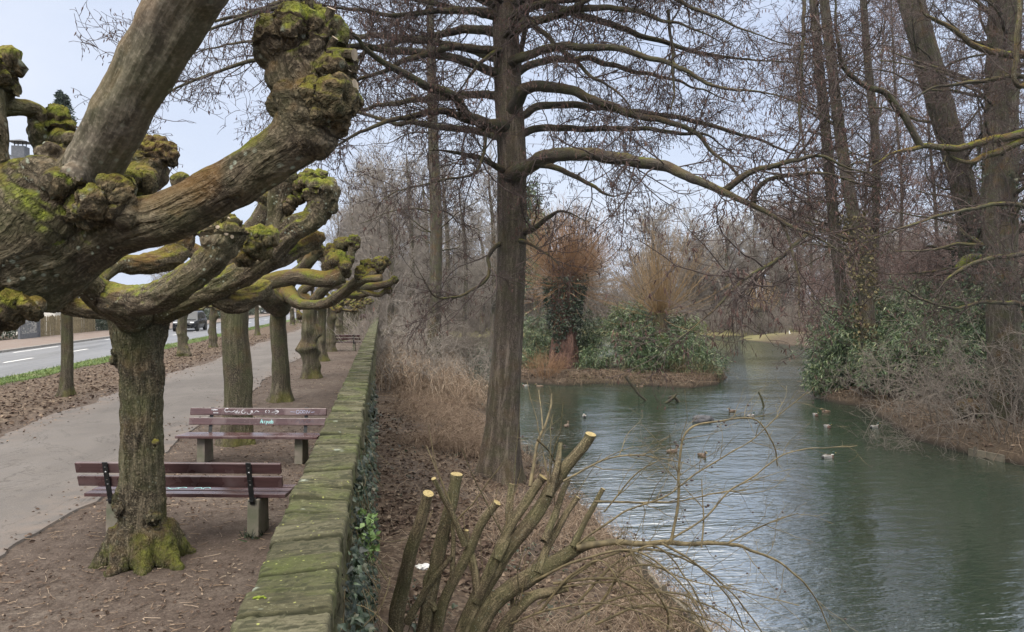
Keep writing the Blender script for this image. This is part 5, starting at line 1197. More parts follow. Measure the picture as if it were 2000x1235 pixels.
for (px, w, top, r, lb) in ((720, 100, 350, 4, 'grey bare tree right beside the far wall end'), (830, 128, 330, 4, 'grey bare tree far behind the second alder'), (870, 100, 330, 5, 'grey bare tree close behind the second alder trunk'), (760, 70, 360, 6, 'nearest grey bare tree of the left bank, beside the wall'), (960, 90, 330, 5, 'grey bare tree hidden by the great alder trunk'), (735, 92, 330, 4.5, 'grey bare tree over the far end of the wall'), (800, 84, 300, 5, 'grey bare tree left of the second alder'), (690, 118, 380, 4, 'grey bare tree above the distant end of the promenade'), (770, 110, 340, 4, 'grey bare tree behind the brush of the left bank'), (905, 96, 380, 4, 'grey bare tree right of the second alder'), (940, 120, 420, 4, 'grey bare tree behind the great alder')):
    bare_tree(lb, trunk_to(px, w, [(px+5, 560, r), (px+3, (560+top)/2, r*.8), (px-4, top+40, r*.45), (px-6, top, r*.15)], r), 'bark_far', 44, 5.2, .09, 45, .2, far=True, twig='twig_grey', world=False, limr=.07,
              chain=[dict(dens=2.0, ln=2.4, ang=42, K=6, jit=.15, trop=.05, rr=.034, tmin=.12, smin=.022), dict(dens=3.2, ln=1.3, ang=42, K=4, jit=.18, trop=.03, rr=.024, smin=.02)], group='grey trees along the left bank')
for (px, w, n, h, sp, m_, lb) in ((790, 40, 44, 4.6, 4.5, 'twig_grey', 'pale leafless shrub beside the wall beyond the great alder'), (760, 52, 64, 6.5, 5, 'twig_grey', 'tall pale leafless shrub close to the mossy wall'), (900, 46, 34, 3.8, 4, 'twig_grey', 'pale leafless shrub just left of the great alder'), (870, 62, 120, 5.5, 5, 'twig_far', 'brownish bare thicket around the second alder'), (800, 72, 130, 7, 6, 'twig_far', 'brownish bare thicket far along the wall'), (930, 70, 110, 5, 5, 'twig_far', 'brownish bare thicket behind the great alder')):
    f = at_depth(px, w); bushy('bare_shrub', lb, f, n, h, sp, m_, r=.02, jit=.16, trop=-.035, fan=.7, chain=[dict(dens=1.7, ln=1.4, ang=42, K=6, jit=.18, rr=.016, smin=.012, tmin=.15), dict(dens=2.4, ln=.8, ang=42, K=4, jit=.2, rr=.012, smin=.011)], group='bare shrubs of the left bank')
leafbush('evergreen_shrub', 'dark evergreen shrub at the water behind the great alder', [(at_depth(945, 66, 1.), (1.8, 1.6, 1.3), 1), (at_depth(1010, 70, .3), (1.6, 1.6, 1.8), 1)], 4200, .26, 'laurel', 'leaf', 20)
# far wood across the pond
def far_proto(h, sp, mat, seed, nl=26):
    P = np.array([[0, 0, -.2], [.1, 0, h*.3], [-.1, .1, h*.6], [.05, 0, h*.85], [0, 0, h]]); r = np.array([.3, .24, .17, .08, .03])*h/14
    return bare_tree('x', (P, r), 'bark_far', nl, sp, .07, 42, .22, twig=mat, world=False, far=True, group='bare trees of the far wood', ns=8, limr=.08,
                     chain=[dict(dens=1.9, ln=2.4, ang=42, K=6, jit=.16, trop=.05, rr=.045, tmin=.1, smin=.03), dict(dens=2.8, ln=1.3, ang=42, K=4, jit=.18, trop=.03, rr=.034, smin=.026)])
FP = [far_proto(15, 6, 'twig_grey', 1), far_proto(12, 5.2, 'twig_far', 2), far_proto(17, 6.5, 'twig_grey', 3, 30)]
fu = [False]*3
def addf(i, loc, rz, sc, lb):
    if not fu[i]: fu[i] = True; o = FP[i]; o.location = loc; o.rotation_euler = (0, 0, rz); o.scale = (sc,)*3 if not hasattr(sc, '__len__') else sc; o['label'] = lb; return o
    return place(FP[i], loc, rz, sc, lb)
for k in range(150):
    px = rng.uniform(660, 2100); w = rng.uniform(126, 185); p = wp(px, 640, w); p[2] = ht(p[0], p[1])
    hh = 1.22
    addf(int(rng.integers(0, 3)), p, rng.random()*6, (lambda a_, b_: (a_*b_, a_*b_, a_))(hh*rng.uniform(.6, 1.15)*(w/150)**.5, rng.uniform(.85, 1.5)), 'leafless hazy tree in the wood across the pond')
for k in range(120):
    px = rng.uniform(740, 1800); w = rng.uniform(122, 160); p = wp(px, 640, w); p[2] = ht(p[0], p[1])
    if k == 0:
        fb = bushy('bare_shrub', 'low leafless bush at the edge of the wood across the pond', (0, 0, 0), 60, 4.2, 4.5, 'twig_far', r=.035, jit=.15, chain=[dict(dens=1.1, ln=1.5, ang=40, K=5, rr=.022, smin=.016), dict(dens=1.4, ln=.8, ang=40, K=3, rr=.018, smin=.014)], group='bushes along the far wood')
        fb.location = p
    else: place(fb, p, rng.random()*6, rng.uniform(.7, 1.9))
for k in range(70):
    px = rng.uniform(660, 2050); w = rng.uniform(175, 240); p = wp(px, 640, w); p[2] = ht(p[0], p[1]); s_ = rng.uniform(2.2, 3.4); place(fb, p, rng.random()*6, (s_*1.3, s_*1.3, s_))
p = wp(1487, 640, 124); p[2] = ht(p[0], p[1]); hd = p+[0, 0, 4.3]
t = thing('pollard_willow', 'dark stump-like pollard willow on the far grassy bank', 'tree', tuple(p))
q_, r_ = spline(np.array([p-[0, 0, .2], p+[.1, 0, 1.6], p+[-.1, 0, 3], hd]), np.array([1.1, .8, .8, .9]), step=.2)
part('trunk', tubes(q_, r_, 20, cap=True, disp=trunkdisp(.15, 2)), M['bark_far'], t); part('head', join(*[blob(hd+rng.normal(size=3)*.5, .7, 3, .4, 3, k) for k in range(5)]), M['bark_far'], t)
u = rdir(90, .8); o_ = hd+u*.8; part('shoots', tubes(np.stack([o_, o_+u*1.3+[0, 0, .5], o_+u*2.2+[0, 0, 2]], 1), np.full((90, 3), .03), 3), M['shoot_yellow'], t)
# mossy bough lying in the thicket at the right
tag(part('mossy_branch', tubes(*spline(*TR([(1870, 525, 34, 6), (1885, 510, 34, 9), (1905, 505, 34, 9), (1922, 507, 34, 6), (1945, 515, 34, 4)]), step=.1), 10, cap=True, disp=trunkdisp(.2, 4)), simple('moss_green', (.13, .15, .02), .95, .5, 12.)), 'short bright mossy branch in the thicket at the right', 'branch')
# conifer behind the houses
pc = wp(127, 600, 72); pc[2] = 0
t = thing('conifer', 'blue-green conifer behind the near boughs at the upper left', 'tree', tuple(pc)); H_ = 22.6
part('trunk', tubes(np.array([pc, pc+[0, 0, H_*.5], pc+[0, 0, H_]]), np.array([.3, .18, .03]), 8), M['bark_far'], t)
nb = 420; zb = H_*(.35+.65*rng.random(nb)**.8); a = rng.random(nb)*6.28; L = (H_-zb)*.26+.25; L *= rng.uniform(.6, 1.15, nb)
d = np.stack([np.cos(a), np.sin(a), .1+0*a], -1); o_ = pc+np.stack([0*a, 0*a, zb], -1); S = np.stack([o_, o_+d*L[:, None]*.5+[0, 0, -.05], o_+d*L[:, None]+[0, 0, .12]], 1)
part('branches', tubes(S, np.full((nb, 3), .02), 3), M['bark_far'], t, kind='stuff')
i = rng.integers(0, nb, 9000); tt = rng.random(9000)**.7; P = o_[i]+d[i]*(L[i]*tt)[:, None]+rng.normal(size=(9000, 3))*.09
part('needles', cards(P, norm(d[i]+rng.normal(size=(9000, 3))*.7-[0, 0, .3]), rdir(9000, .6), rng.uniform(.25, .5, 9000), 'blade', 2.), M['needle'], t, smooth=False, kind='stuff')
# ------------------------------------------------------------------ the coppiced shrub in the foreground
ws = 9.2
c5 = lambda x, y: (640+x*.5143, 600+y*.5143)
fs = hit(880, 1300)
def tc(dw, r0, r1, *pts, k=1.):
    n = len(pts); return [(*c5(*p), ws+dw*(i/(n-1))*.5, (r0+(r1-r0)*i/(n-1))*.5143) for i, p in enumerate(pts)]
tsx = thing('coppiced_shrub', 'freshly cut shrub with thick sawn stems and yellow cut faces in the foreground', 'shrub', tuple(hit(905, 1290)))
ST = [tc(-.6, 33, 20, (250, 1330), (265, 1150), (310, 970), (345, 830), (380, 712)), tc(.5, 30, 22, (350, 1330), (385, 1130), (430, 900), (470, 750), (488, 648)), tc(.2, 24, 15, (400, 1300), (440, 1130), (520, 960), (580, 830), (640, 750)),
      tc(.8, 36, 20, (480, 1330), (570, 1110), (680, 920), (800, 770), (900, 620), (995, 492)), tc(.6, 22, 17, (560, 1120), (640, 960), (700, 830), (760, 740), (815, 655)), tc(1., 20, 13, (640, 960), (690, 860), (690, 770), (700, 678)),
      tc(.3, 40, 20, (520, 1330), (620, 1140), (760, 1030), (880, 960), (960, 910), (1020, 890)), tc(.9, 18, 11, (800, 1010), (830, 920), (880, 830), (945, 728)), tc(1.2, 15, 10, (820, 890), (860, 800), (890, 720), (915, 664)), tc(.5, 13, 9, (930, 910), (960, 850), (1000, 770), (1042, 695)),
      tc(0, 26, 14, (600, 1330), (700, 1180), (780, 1100), (850, 1080), (905, 1065)), tc(1.3, 14, 9, (840, 720), (870, 610), (880, 570), (885, 525)), tc(-.3, 12, 9, (520, 905), (480, 800), (440, 720), (408, 657)), tc(.4, 10, 6, (470, 1060), (478, 900), (470, 800), (467, 740)),
      tc(0, 16, 8, (300, 1200), (370, 1080), (430, 1000), (470, 940)), tc(.2, 18, 9, (570, 1100), (560, 1010), (545, 930), (530, 850)), tc(.2, 12, 8, (690, 1240), (702, 1180), (705, 1140), (700, 1100)), tc(.2, 15, 9, (410, 1150), (380, 1100), (370, 1040), (385, 1000))]
sb_ = np.array(ST[0][0]); lm = []
for i, L in enumerate(ST):
    P, r = TR(L); p, q = spline(P, r, step=.045); p = wig(p, q, .012); lm.append((p, q))
    s = part('stem', tubes(p, q, 14, disp=trunkdisp(.1, 9)), M['bark_cut'], tsx)
    d = norm(p[-1]-p[-3]); d = norm(d+np.array([rng.normal()*.15, -.35, .35])); rr_ = q[-1]*1.03
    ref = norm(np.cross(d, [.3, .5, .8])); n2 = np.cross(d, ref); a = np.arange(14)/14*2*np.pi
    if i not in (6, 13, 14):
        rg = ref*np.cos(a)[:, None]+n2*np.sin(a)[:, None]; tg = norm(p[-1]-p[-4])
        V = np.concatenate([[p[-1]+d*rr_*.55], p[-1]+d*rr_*.5+rr_*1.02*rg, p[-1]+d*rr_*.2+rr_*1.1*rg, p[-1]-tg*rr_*.6+rr_*.9*rg]); k = np.arange(14); k2 = (k+1) % 14
        part('cut_face', dict(V=V[:15], F=[np.stack([0*k, 1+k, 1+k2], -1)]), M['cutwood'], s); part('cut_rim', dict(V=V[1:], F=[np.concatenate([np.stack([k, k2, 14+k2, 14+k], -1), np.stack([14+k, 14+k2, 28+k2, 28+k], -1)])], bco=V[1:]), M['bark_cut'], s)
for k in range(26):
    i = int(rng.integers(0, len(lm))); p, q = lm[i]; j = int(rng.integers(2, len(p)//2)); d = norm(np.array([rng.normal()*.35+.1, rng.normal()*.3, 1.])); L = rng.uniform(.5, 1.5)
    sp = p[j]+d*np.linspace(0, L, 7)[:, None]+np.cumsum(rng.normal(size=(7, 3))*.018, 0); part('shoot', tubes(sp, rng.uniform(.006, .012)*(1-.5*np.linspace(0, 1, 7)), 6), M['whip' if k % 3 else 'bark_cut'], tsx)
# whips
def tw(dw, r0, r1, *pts): n = len(pts); return [(*p, ws+dw*i/(n-1), .55*(r0+(r1-r0)*i/(n-1))) for i, p in enumerate(pts)]
WH = [tw(.5, 9, 3, (1125, 1070), (1200, 1058), (1310, 1060), (1420, 1062), (1470, 1075), (1540, 1110), (1600, 1180), (1625, 1240)), tw(.5, 5.5, 2, (1310, 1060), (1322, 990), (1325, 900), (1345, 840), (1400, 825), (1470, 818), (1512, 870), (1520, 910)),
      tw(.3, 4, 1.5, (1300, 1060), (1380, 1010), (1425, 955), (1500, 910), (1560, 880), (1672, 873)), tw(.4, 4, 1.5, (1160, 980), (1280, 980), (1350, 970), (1420, 955), (1460, 952)), tw(-.4, 5, 2, (1080, 1140), (1200, 1130), (1290, 1180), (1380, 1230), (1430, 1290)),
      tw(.2, 5, 2, (1050, 1180), (1180, 1090), (1290, 1075), (1400, 1130), (1480, 1220), (1500, 1260)), tw(-.2, 4, 2, (1020, 1160), (1150, 1140), (1250, 1140), (1350, 1190), (1390, 1260)), tw(.3, 3.5, 1.5, (1370, 1070), (1375, 1000), (1372, 935)),
      tw(0, 4.5, 2, (1290, 1060), (1360, 1100), (1430, 1170), (1460, 1250)), tw(.6, 4, 1.5, (1100, 940), (1180, 900), (1250, 890), (1340, 900)), tw(.7, 7, 3, (1035, 950), (1050, 870), (1068, 820), (1075, 770)), tw(.7, 3, 1.5, (1060, 840), (1058, 800), (1055, 760)),
      tw(.7, 4, 2, (1050, 860), (1080, 890), (1095, 930)), tw(-.4, 4, 1.5, (1120, 1070), (1220, 1000), (1300, 965), (1400, 900), (1480, 850), (1580, 765)), tw(-.3, 3, 1.4, (1200, 1060), (1330, 1130), (1430, 1150), (1560, 1180)),
      tw(-.5, 5, 3, (1300, 1260), (1305, 1200), (1280, 1150), (1230, 1110)), tw(-.1, 3, 1.5, (1420, 1062), (1500, 1020), (1560, 1000)), tw(-.5, 4, 2, (960, 1235), (1080, 1190), (1200, 1180), (1330, 1235)), tw(-.3, 3, 1.5, (1180, 1000), (1240, 930), (1290, 900))]
wl = []
for k in range(6):
    a0 = rng.uniform(1020, 1180); b0_ = rng.uniform(1130, 1230); sx = rng.uniform(160, 380); up_ = rng.uniform(20, 120); dn = rng.uniform(-20, 120)
    WH.append(tw(rng.uniform(-.5, .5), 5, 2, (a0, b0_), (a0+sx*.3, b0_-up_*.8), (a0+sx*.6, b0_-up_+rng.normal()*12), (a0+sx*.85, b0_-up_*.5+dn*.4), (a0+sx, b0_+dn)))
for iw, L in enumerate(WH):
    P, r = TR(L); r = r*(np.linspace(1.5, .5, len(r)) if iw == 0 else 1.); p, q = spline(P, r, step=.06); p = wig(p, q, .02); wl.append((p, q)); part('whip', tubes(p, q, 7, disp=trunkdisp(.25, 25)), M['whip'], tsx)
PL, RL = stack(wl, 16)
out, _ = crown(PL, RL, [dict(dens=4.0, ln=.75, ang=42, K=7, jit=.17, rr=.0055, tmin=.2, smin=.0034), dict(dens=3.8, ln=.32, ang=45, K=4, jit=.2, rr=.0038, smin=.003)])
part('twigs', join(tubes(*out[0], 4), tubes(*out[1], 3)), M['whip'], tsx, kind='stuff')
p_ = out[1][0]; i = rng.integers(0, len(p_), 130); c = p_[i, -1]
part('seed_heads', join(*[blob(x+rng.normal(size=3)*.01, rng.uniform(.009, .017), 1, .4, 3) for x in c]), M['weed'] if False else M['twig'], tsx, kind='stuff')

# ------------------------------------------------------------------ loose ground cover
def scatter(n, pxr, pyr, region):
    x = rng.uniform(*region[0], n); y = region[1][0]+(region[1][1]-region[1][0])*rng.random(n)**1.7
    return np.stack([x, y, terrain(x, y)], -1)
P = np.concatenate([scatter(9000, 0, 0, ((-.2, 5.3), (7, 34))), scatter(2500, 0, 0, ((-.2, 2.2), (7, 18)))]); k = fbm(P*.6, 3) > -.25; P = P[k]+[0, 0, .015]
o = part('fallen_leaves', cards(P, rdir(len(P), 0, .25), rdir(len(P), 1.2, .6), rng.uniform(.07, .15, len(P)), 'dead', 1.1), M['dead_leaf'], smooth=False); tag(o, None, None, kind='stuff')
P = scatter(5200, 0, 0, ((-11.3, -7.4), (13, 60))); P[:, 2] = np.maximum(P[:, 2], 0)+.01
o = part('fallen_leaves', cards(P, rdir(len(P), 0, .2), rdir(len(P), 1.2, .5), rng.uniform(.06, .12, len(P)), 'dead'), M['dead_leaf'], smooth=False); tag(o, None, None, kind='stuff')
P = np.concatenate([scatter(1300, 0, 0, ((-3.9, -1.), (3.5, 14))), scatter(500, 0, 0, ((-3.6, -1.), (3, 30)))]); a = rng.random(len(P))*6.28; L = .015+.16*rng.random(len(P))**3; d = np.stack([np.cos(a), np.sin(a), .05*rng.normal(size=len(P))], -1)*L[:, None]; P[:, 2] = .004
g = tubes(np.stack([P, P+d*.5+rng.normal(size=P.shape)*.008*[1, 1, .3], P+d], 1), np.full((len(P), 3), .0028)*rng.uniform(.6, 1.5, (len(P), 1)), 4); g['rnd'] = np.repeat(rng.random(len(P)), 12)
o = part('fallen_twigs', g, M['straw'], smooth=False); tag(o, None, None, kind='stuff')
P = np.concatenate([scatter(5200, 0, 0, ((-3.9, -.85), (3.2, 16))), scatter(2600, 0, 0, ((-3.9, -.85), (10, 40)))]); P = P[fbm(P*.7+3, 3)+.25*rng.random(len(P)) > -.05]; P[:, 2] = .003
o = part('leaf_litter', cards(P, rdir(len(P), 0, .15), rdir(len(P), 1.4, .5), rng.uniform(.015, .05, len(P)), 'dead'), M['dead_leaf'], smooth=False); tag(o, None, None, kind='stuff')
sx = rng.choice([-1, 1], 1600); P = np.stack([np.where(sx > 0, -3.75, -7.25)+rng.normal(size=1600)*.35, 5+40*rng.random(1600)**1.4, np.full(1600, .02)], -1)
o = part('leaf_litter', cards(P, rdir(1600, 0, .15), rdir(1600, 1.4, .5), rng.uniform(.025, .07, 1600), 'dead'), M['dead_leaf'], smooth=False); tag(o, None, None, kind='stuff')
def blades(P, s, kind, mat, name, wide=1., spread=.5):
    o = part(name, cards(P, norm(rng.normal(size=P.shape)*spread+[0, 0, 1]), rdir(len(P), 0, .2), s*rng.uniform(.5, 1.3, len(P)), kind, wide), M[mat], smooth=False); return tag(o, None, None, kind='stuff')
n = 14000; y = 16+74*rng.random(n)**1.6; x = rng.uniform(-12.55, -11.4, n); P = np.stack([x, y, 0*x+.01], -1); blades(P[fbm(P*.8, 3) > -.35], .11, 'grass', 'grass', 'verge_grass', 1.6)
cg = []
for (px, py, m_) in ((340, 1052, 70), (328, 1040, 60), (497, 1050, 40), (492, 1046, 30), (600, 880, 30)):
    q = gp(px, py); cg.append(q+np.concatenate([rng.normal(size=(m_, 2))*.05, np.zeros((m_, 1))], 1))
blades(np.concatenate(cg), .1, 'grass', 'ivy', 'grass_tuft', 1.2, .7)
# brambles and dead stalks on the bank
def tangle(n, reg, L, h, r, mat, name, mask=None):
    P = scatter(n, 0, 0, reg)
    if mask is not None: P = P[mask(P)]
    n = len(P); a = rng.random(n)*6.28; l = L*rng.uniform(.4, 1.2, n); hh = h*rng.uniform(.2, 1.2, n); d = np.stack([np.cos(a), np.sin(a)], -1)
    Q = []
    for t in np.linspace(0, 1, 7):
        xy = P[:, :2]+d*(l*t)[:, None]+rng.normal(size=(n, 2))*.05*l[:, None]; z = P[:, 2]+hh*np.sin(np.pi*min(.92, t*.85+.07))*1.+rng.normal(size=n)*.03
        Q.append(np.concatenate([xy, z[:, None]], 1))
    Q = np.stack(Q, 1); g = tubes(Q, np.full((n, 7), r)*np.linspace(1.1, .6, 7)*rng.uniform(.6, 1.3, (n, 1)), 3); g['rnd'] = np.repeat(rng.random(n), 21)
    return tag(part(name, g, M[mat], smooth=False), None, None, kind='stuff')
tangle(3600, ((.6, 4.2), (24, 46)), 1.1, .5, .007, 'weed', 'dead_stalks', lambda P: fbm(P*.35+4, 2) > -.25)
tangle(2600, ((-.1, 5.6), (38, 75)), 1.8, 1.3, .012, 'straw', 'bramble')
tangle(3600, ((1.2, 5.4), (9.5, 19)), .85, .42, .0042, 'straw', 'bramble', lambda P: (P[:, 0] > 1.3+.13*(P[:, 1]-9)) & (fbm(P*.5, 2) > -.35))
tangle(900, ((-.2, 5.2), (8, 26)), .7, .2, .0045, 'straw', 'bramble')
tangle(800, ((4.6, 5.6), (12, 34)), .6, .35, .006, 'straw', 'bramble')
n = 1500; P = scatter(n, 0, 0, ((.2, 3.6), (9, 30))); P = P[fbm(P*.55+9, 3) > .12]; P[:, 2] += .05; o = part('ground_ivy', cards(P, rdir(len(P), 0, .3), rdir(len(P), 1.5, .5), rng.uniform(.05, .1, len(P)), 'ivy'), M['ivy'], smooth=False); tag(o, None, None, kind='stuff')
def on_poly(n, poly, d0, d1):
    A = np.array(poly); lo, hi = A.min(0), A.max(0); hi = np.minimum(hi, [48, 62]); P = lo+(hi-lo)*rng.random((n*6, 2)); d = poly_sd(P, poly); P = P[(d > d0) & (d < d1)][:n]; return np.concatenate([P, terrain(P[:, 0], P[:, 1])[:, None]], 1)
P = on_poly(2600, ISL, .1, 2.5); o = part('fallen_leaves', cards(P+[0, 0, .03], rdir(len(P), 0, .3), rdir(len(P), 1., .6), rng.uniform(.12, .24, len(P)), 'dead'), M['dead_leaf'], smooth=False); tag(o, None, None, kind='stuff')
P = on_poly(5000, RB, .2, 9); o = part('fallen_leaves', cards(P+[0, 0, .03], rdir(len(P), 0, .3), rdir(len(P), 1., .6), rng.uniform(.1, .2, len(P)), 'dead'), M['dead_leaf'], smooth=False); tag(o, None, None, kind='stuff')
for poly, nn in ((ISL, 1500), (RB, 1300)):
    P = on_poly(nn, poly, .0, 1.6); n_ = len(P); d = np.concatenate([rng.normal(size=(n_, 2))*.5, np.ones((n_, 1))], 1)*rng.uniform(.2, .7, n_)[:, None]; b2_ = d*1.0; b2_[:, 2] *= .6; b2_[:, :2] *= 2.2
    g = tubes(np.stack([P-[0, 0, .05], P+d*.6, P+b2_], 1), np.full((n_, 3), .011)*[1.1, .9, .5], 3); g['rnd'] = np.repeat(rng.random(n_), 9); tag(part('dry_grass', g, M['weed'], smooth=False), None, None, kind='stuff')
# litter
paper = []
for (px, py, s_, lb) in ((722, 1138, .1, 'crumpled white paper by the ivy at the foot of the wall'), (826, 1112, .13, 'white plastic scrap behind the sawn stems'), (713, 955, .06, 'small white scrap beside the wall, upper of two'), (724, 978, .06, 'small white scrap beside the wall, lower of two')):
    c = hit(px, py)+[0, 0, .02]; g = blob(c, s_, 3, .9, 3.5, px, (1, .8, .45)); tag(part('litter', g, M['white'], smooth=False), lb, 'litter')

# ------------------------------------------------------------------ water's edge
def boards(pts, h, t, label, posts=True, group=None, z0=WATER-.25):
    root = thing('bank_edging', label, 'edging', (*pts[0], WATER), group=group)
    for (a, b_) in zip(pts[:-1], pts[1:]):
        a, b_ = np.array(a), np.array(b_); an = math.atan2(*(b_-a)[::-1]); L = np.hypot(*(b_-a)); c = (a+b_)/2
        part('board', box((*c, WATER+h/2-.1), (L*.985, t, h), Matrix.Rotation(an, 4, 'Z'), .01), M['plank'], root, smooth=False)
        if posts:
            for k in np.arange(.3, L, 1.1):
                q = a+(b_-a)*k/L; part('post', lathe([(.0, WATER+h+.02), (.05, WATER+h+.01), (.055, WATER-.6)], 8, (q[0]-.06, q[1], 0)), M['rotwood'], root)
e_ = [gp(1228, 1098, WATER+.2)[:2], gp(1290, 1178, WATER+.2)[:2], gp(1340, 1225, WATER+.2)[:2], gp(1420, 1310, WATER+.2)[:2]]
boards(e_, .62, .07, 'weathered plank edging along the near bank below the sawn shrub')
boards([gp(1892, 884, WATER+.1)[:2], gp(1962, 898, WATER+.1)[:2]], .36, .09, 'grey plank edging the right bank below the massive tree')
for k in range(5):
    q = gp(1030+k*6.5, 896+k*10, WATER); zz = WATER+rng.uniform(.35, .5)
    tag(part('stake', lathe([(0, zz+.02), (.035, zz), (.05, WATER-.5)], 8, (q[0], q[1], 0)), M['rotwood']), 'dark wooden stake standing in the water right of the great alder', 'stake', 'stakes in the water')
def floatbr(label, *ch):
    P, r = zip(*[TR([(a, b_, 1, c) for a, b_, c in L]) for L in ch]); t = None
    gs = []
    for L in ch:
        w0 = float((gp(L[0][0], L[0][1], WATER)-CAM)@FW); p, q = TR([(a, b_, w0, c) for a, b_, c in L]); p, q = spline(p, q, step=.1); gs.append(tubes(wig(p, q, .02), q, 7))
        if t is None: t = p[0]
    if len(gs) == 1: return tag(part('fallen_branch', gs[0], M['limb_alder']), label, 'branch')
    r_ = thing('fallen_branch', label, 'branch', tuple(t))
    for g in gs: part('bough', g, M['limb_alder'], r_)
floatbr('bare branch reaching from the island down into the water', [(1262, 783, 2), (1245, 768, 2.5), (1232, 750, 3), (1222, 735, 3)], [(1248, 766, 2), (1247, 750, 1.5)])
floatbr('forked dark branch sticking out of the water by the island', [(1326, 786, 3), (1316, 776, 3), (1305, 778, 2)], [(1300, 788, 2.5), (1312, 780, 3), (1322, 770, 2)])
floatbr('thin dark stick rising from the water in the middle of the pond', [(1492, 795, 2), (1488, 780, 2), (1482, 765, 1.8)])
floatbr('long thin branch lying on the water by the right bank', [(1640, 834, 1.6), (1690, 838, 1.8), (1730, 842, 2.2), (1755, 850, 2.5)])
cb = gp(1372, 824, WATER); tag(part('boulder', blob(cb+[0, 0, .06], .45, 4, .3, 2.5, 8, (1.1, .8, .55)), simple('stone_grey', (.1, .1, .11), .8, .4, 5.)), 'grey rounded boulder breaking the water surface', 'boulder')
cs = hit(1885, 815); tag(part('tree_stump', join(blob(cs+[0, 0, .3], .5, 4, .45, 2.6, 4, (1, 1, 1)), blob(cs+[.3, 0, .1], .35, 3, .4, 3, 5)), M['bark_far']), 'dark knotty stump on the right bank left of the massive tree', 'stump')

# ------------------------------------------------------------------ ducks
def duck(label, drake):
    t = thing('duck', label, 'duck', group='ducks on the pond')
    S = [dict(part='body', pts=np.array([[-.27, 0, .1], [-.16, 0, .075], [0, 0, .06], [.14, 0, .07], [.2, 0, .1]]), rad=np.array([.02, .075, .105, .085, .05]), blobs=[]),
         dict(part='body', pts=np.array([[.15, 0, .09], [.195, 0, .16], [.215, 0, .215]]), rad=np.array([.06, .038, .036]), blobs=[(np.array([.225, 0, .235]), .05), (np.array([.245, 0, .23]), .042)])]
    o1, o2 = organic(t, S, .011, M['plank'], amp=.001)
    me = o1.data
    V1 = np.array([v.co[:] for v in o1.data.vertices]); V2 = np.array([v.co[:] for v in o2.data.vertices]) if o2 else np.zeros((0, 3))
    F1 = np.array([p.vertices[:] for p in o1.data.polygons]); F2 = np.array([p.vertices[:] for p in o2.data.polygons])
    V = np.concatenate([V1, V2]); Fq = np.concatenate([F1, F2+len(V1)])
    for o in (o1, o2): bpy.data.objects.remove(o)
    mats = [M['duck_grey'], M['duck_breast'], M['duck_head'], M['duck_white'], M['duck_black'], M['duck_brown']]
    c = V[Fq].mean(1)
    if drake:
        mi = np.zeros(len(Fq), int); mi[c[:, 0] > .12] = 1; mi[(c[:, 2] > .175)] = 2; mi[(c[:, 2] > .158) & (c[:, 2] <= .176) & (c[:, 0] > .14)] = 3; mi[c[:, 0] < -.19] = 4; mi[(c[:, 2] > .145) & (c[:, 0] < .1) & (c[:, 0] > -.15) & (np.abs(c[:, 1]) < .05)] = 5
    else: mi = np.full(len(Fq), 5)
    me = mkmesh('body', V, Fq, mats, True, mi=mi); b_ = bpy.data.objects.new('body', me); COL.objects.link(b_); b_.parent = t
    bl = box((.295, 0, .222), (.07, .034, .014), bev=.005); part('bill', bl, M['duck_bill'], t)
    for s in (-1, 1): part('wing', blob((-.04, s*.075, .105), .1, 3, .08, 3, 1, (1.5, .28, .55)), M['duck_grey' if drake else 'duck_brown'], t)
    for s in (-1, 1): part('eye', blob((.25, s*.04, .243), .006, 1, 0), M['tyre'], b_)
    return t
for nme, cc_, v in (('duck_grey', (.25, .245, .235), .2), ('duck_breast', (.1, .05, .035), .2), ('duck_head', (.01, .04, .025), .2), ('duck_white', (.75, .74, .7), .05), ('duck_black', (.02, .02, .022), .1), ('duck_brown', (.16, .11, .075), .5), ('duck_bill', (.4, .32, .06), .1)): M[nme] = simple(nme, cc_, .6, v, 40.)
dk, hn = duck('x', True), duck('x', False); first = {1: dk, 0: hn}; dused = {1: 0, 0: 0}
DK = [(1617, 895, 1, 0, 'drake nearest the camera on the dark water at the right'), (1466, 815, 1, 20, 'drake swimming left of the boulder-facing group in mid pond'), (1430, 805, 0, 200, 'brown duck just above the boulder'), (1371, 892, 0, 280, 'dark duck seen from behind below the boulder'), (1313, 884, 0, 10, 'dark duck far left of the one below the boulder'),
      (1613, 806, 0, 180, 'pale duck by the bamboo thicket, topmost of its group'), (1593, 812, 1, 260, 'drake facing the camera by the bamboo thicket'), (1616, 835, 1, 270, 'drake below the bamboo thicket, lowest of its group'), (1708, 836, 1, 10, 'drake close to the right bank beside the floating branch'), (1141, 815, 1, 80, 'drake on the water right of the great alder, upper of two'), (1107, 834, 0, 60, 'duck on the water right of the great alder, lower of two'),
      (1054, 756, 0, 170, 'pale duck at the left tip of the island shore'), (1027, 755, 1, 180, 'pale duck touching the great alder trunk at the island shore'), (1250, 757, 0, 0, 'pale duck under the island branch')]
for (px, py, dr, an, lb) in DK:
    c = gp(px, py, WATER); o = first[dr] if not dused[dr] else copy_tree(first[dr]); dused[dr] = 1
    o.location = (c[0], c[1], WATER-.035); o.rotation_euler = (0, 0, R(an)); o['label'] = lb
for k, (px, py) in enumerate(((1525, 672), (1556, 676), (1572, 674), (1588, 682), (1512, 671))):
    c = gp(px, py, WATER); o = copy_tree(hn if k % 2 else dk); o.location = (c[0], c[1], WATER-.035); o.rotation_euler = (0, 0, rng.random()*6); o['label'] = 'tiny far duck near the grassy far bank'; o['group'] = 'far ducks at the opposite shore'
q = gp(1541, 668, WATER); q[2] = WATER-.05
t = thing('heron', 'white heron standing upright at the far shore', 'heron', tuple(q))
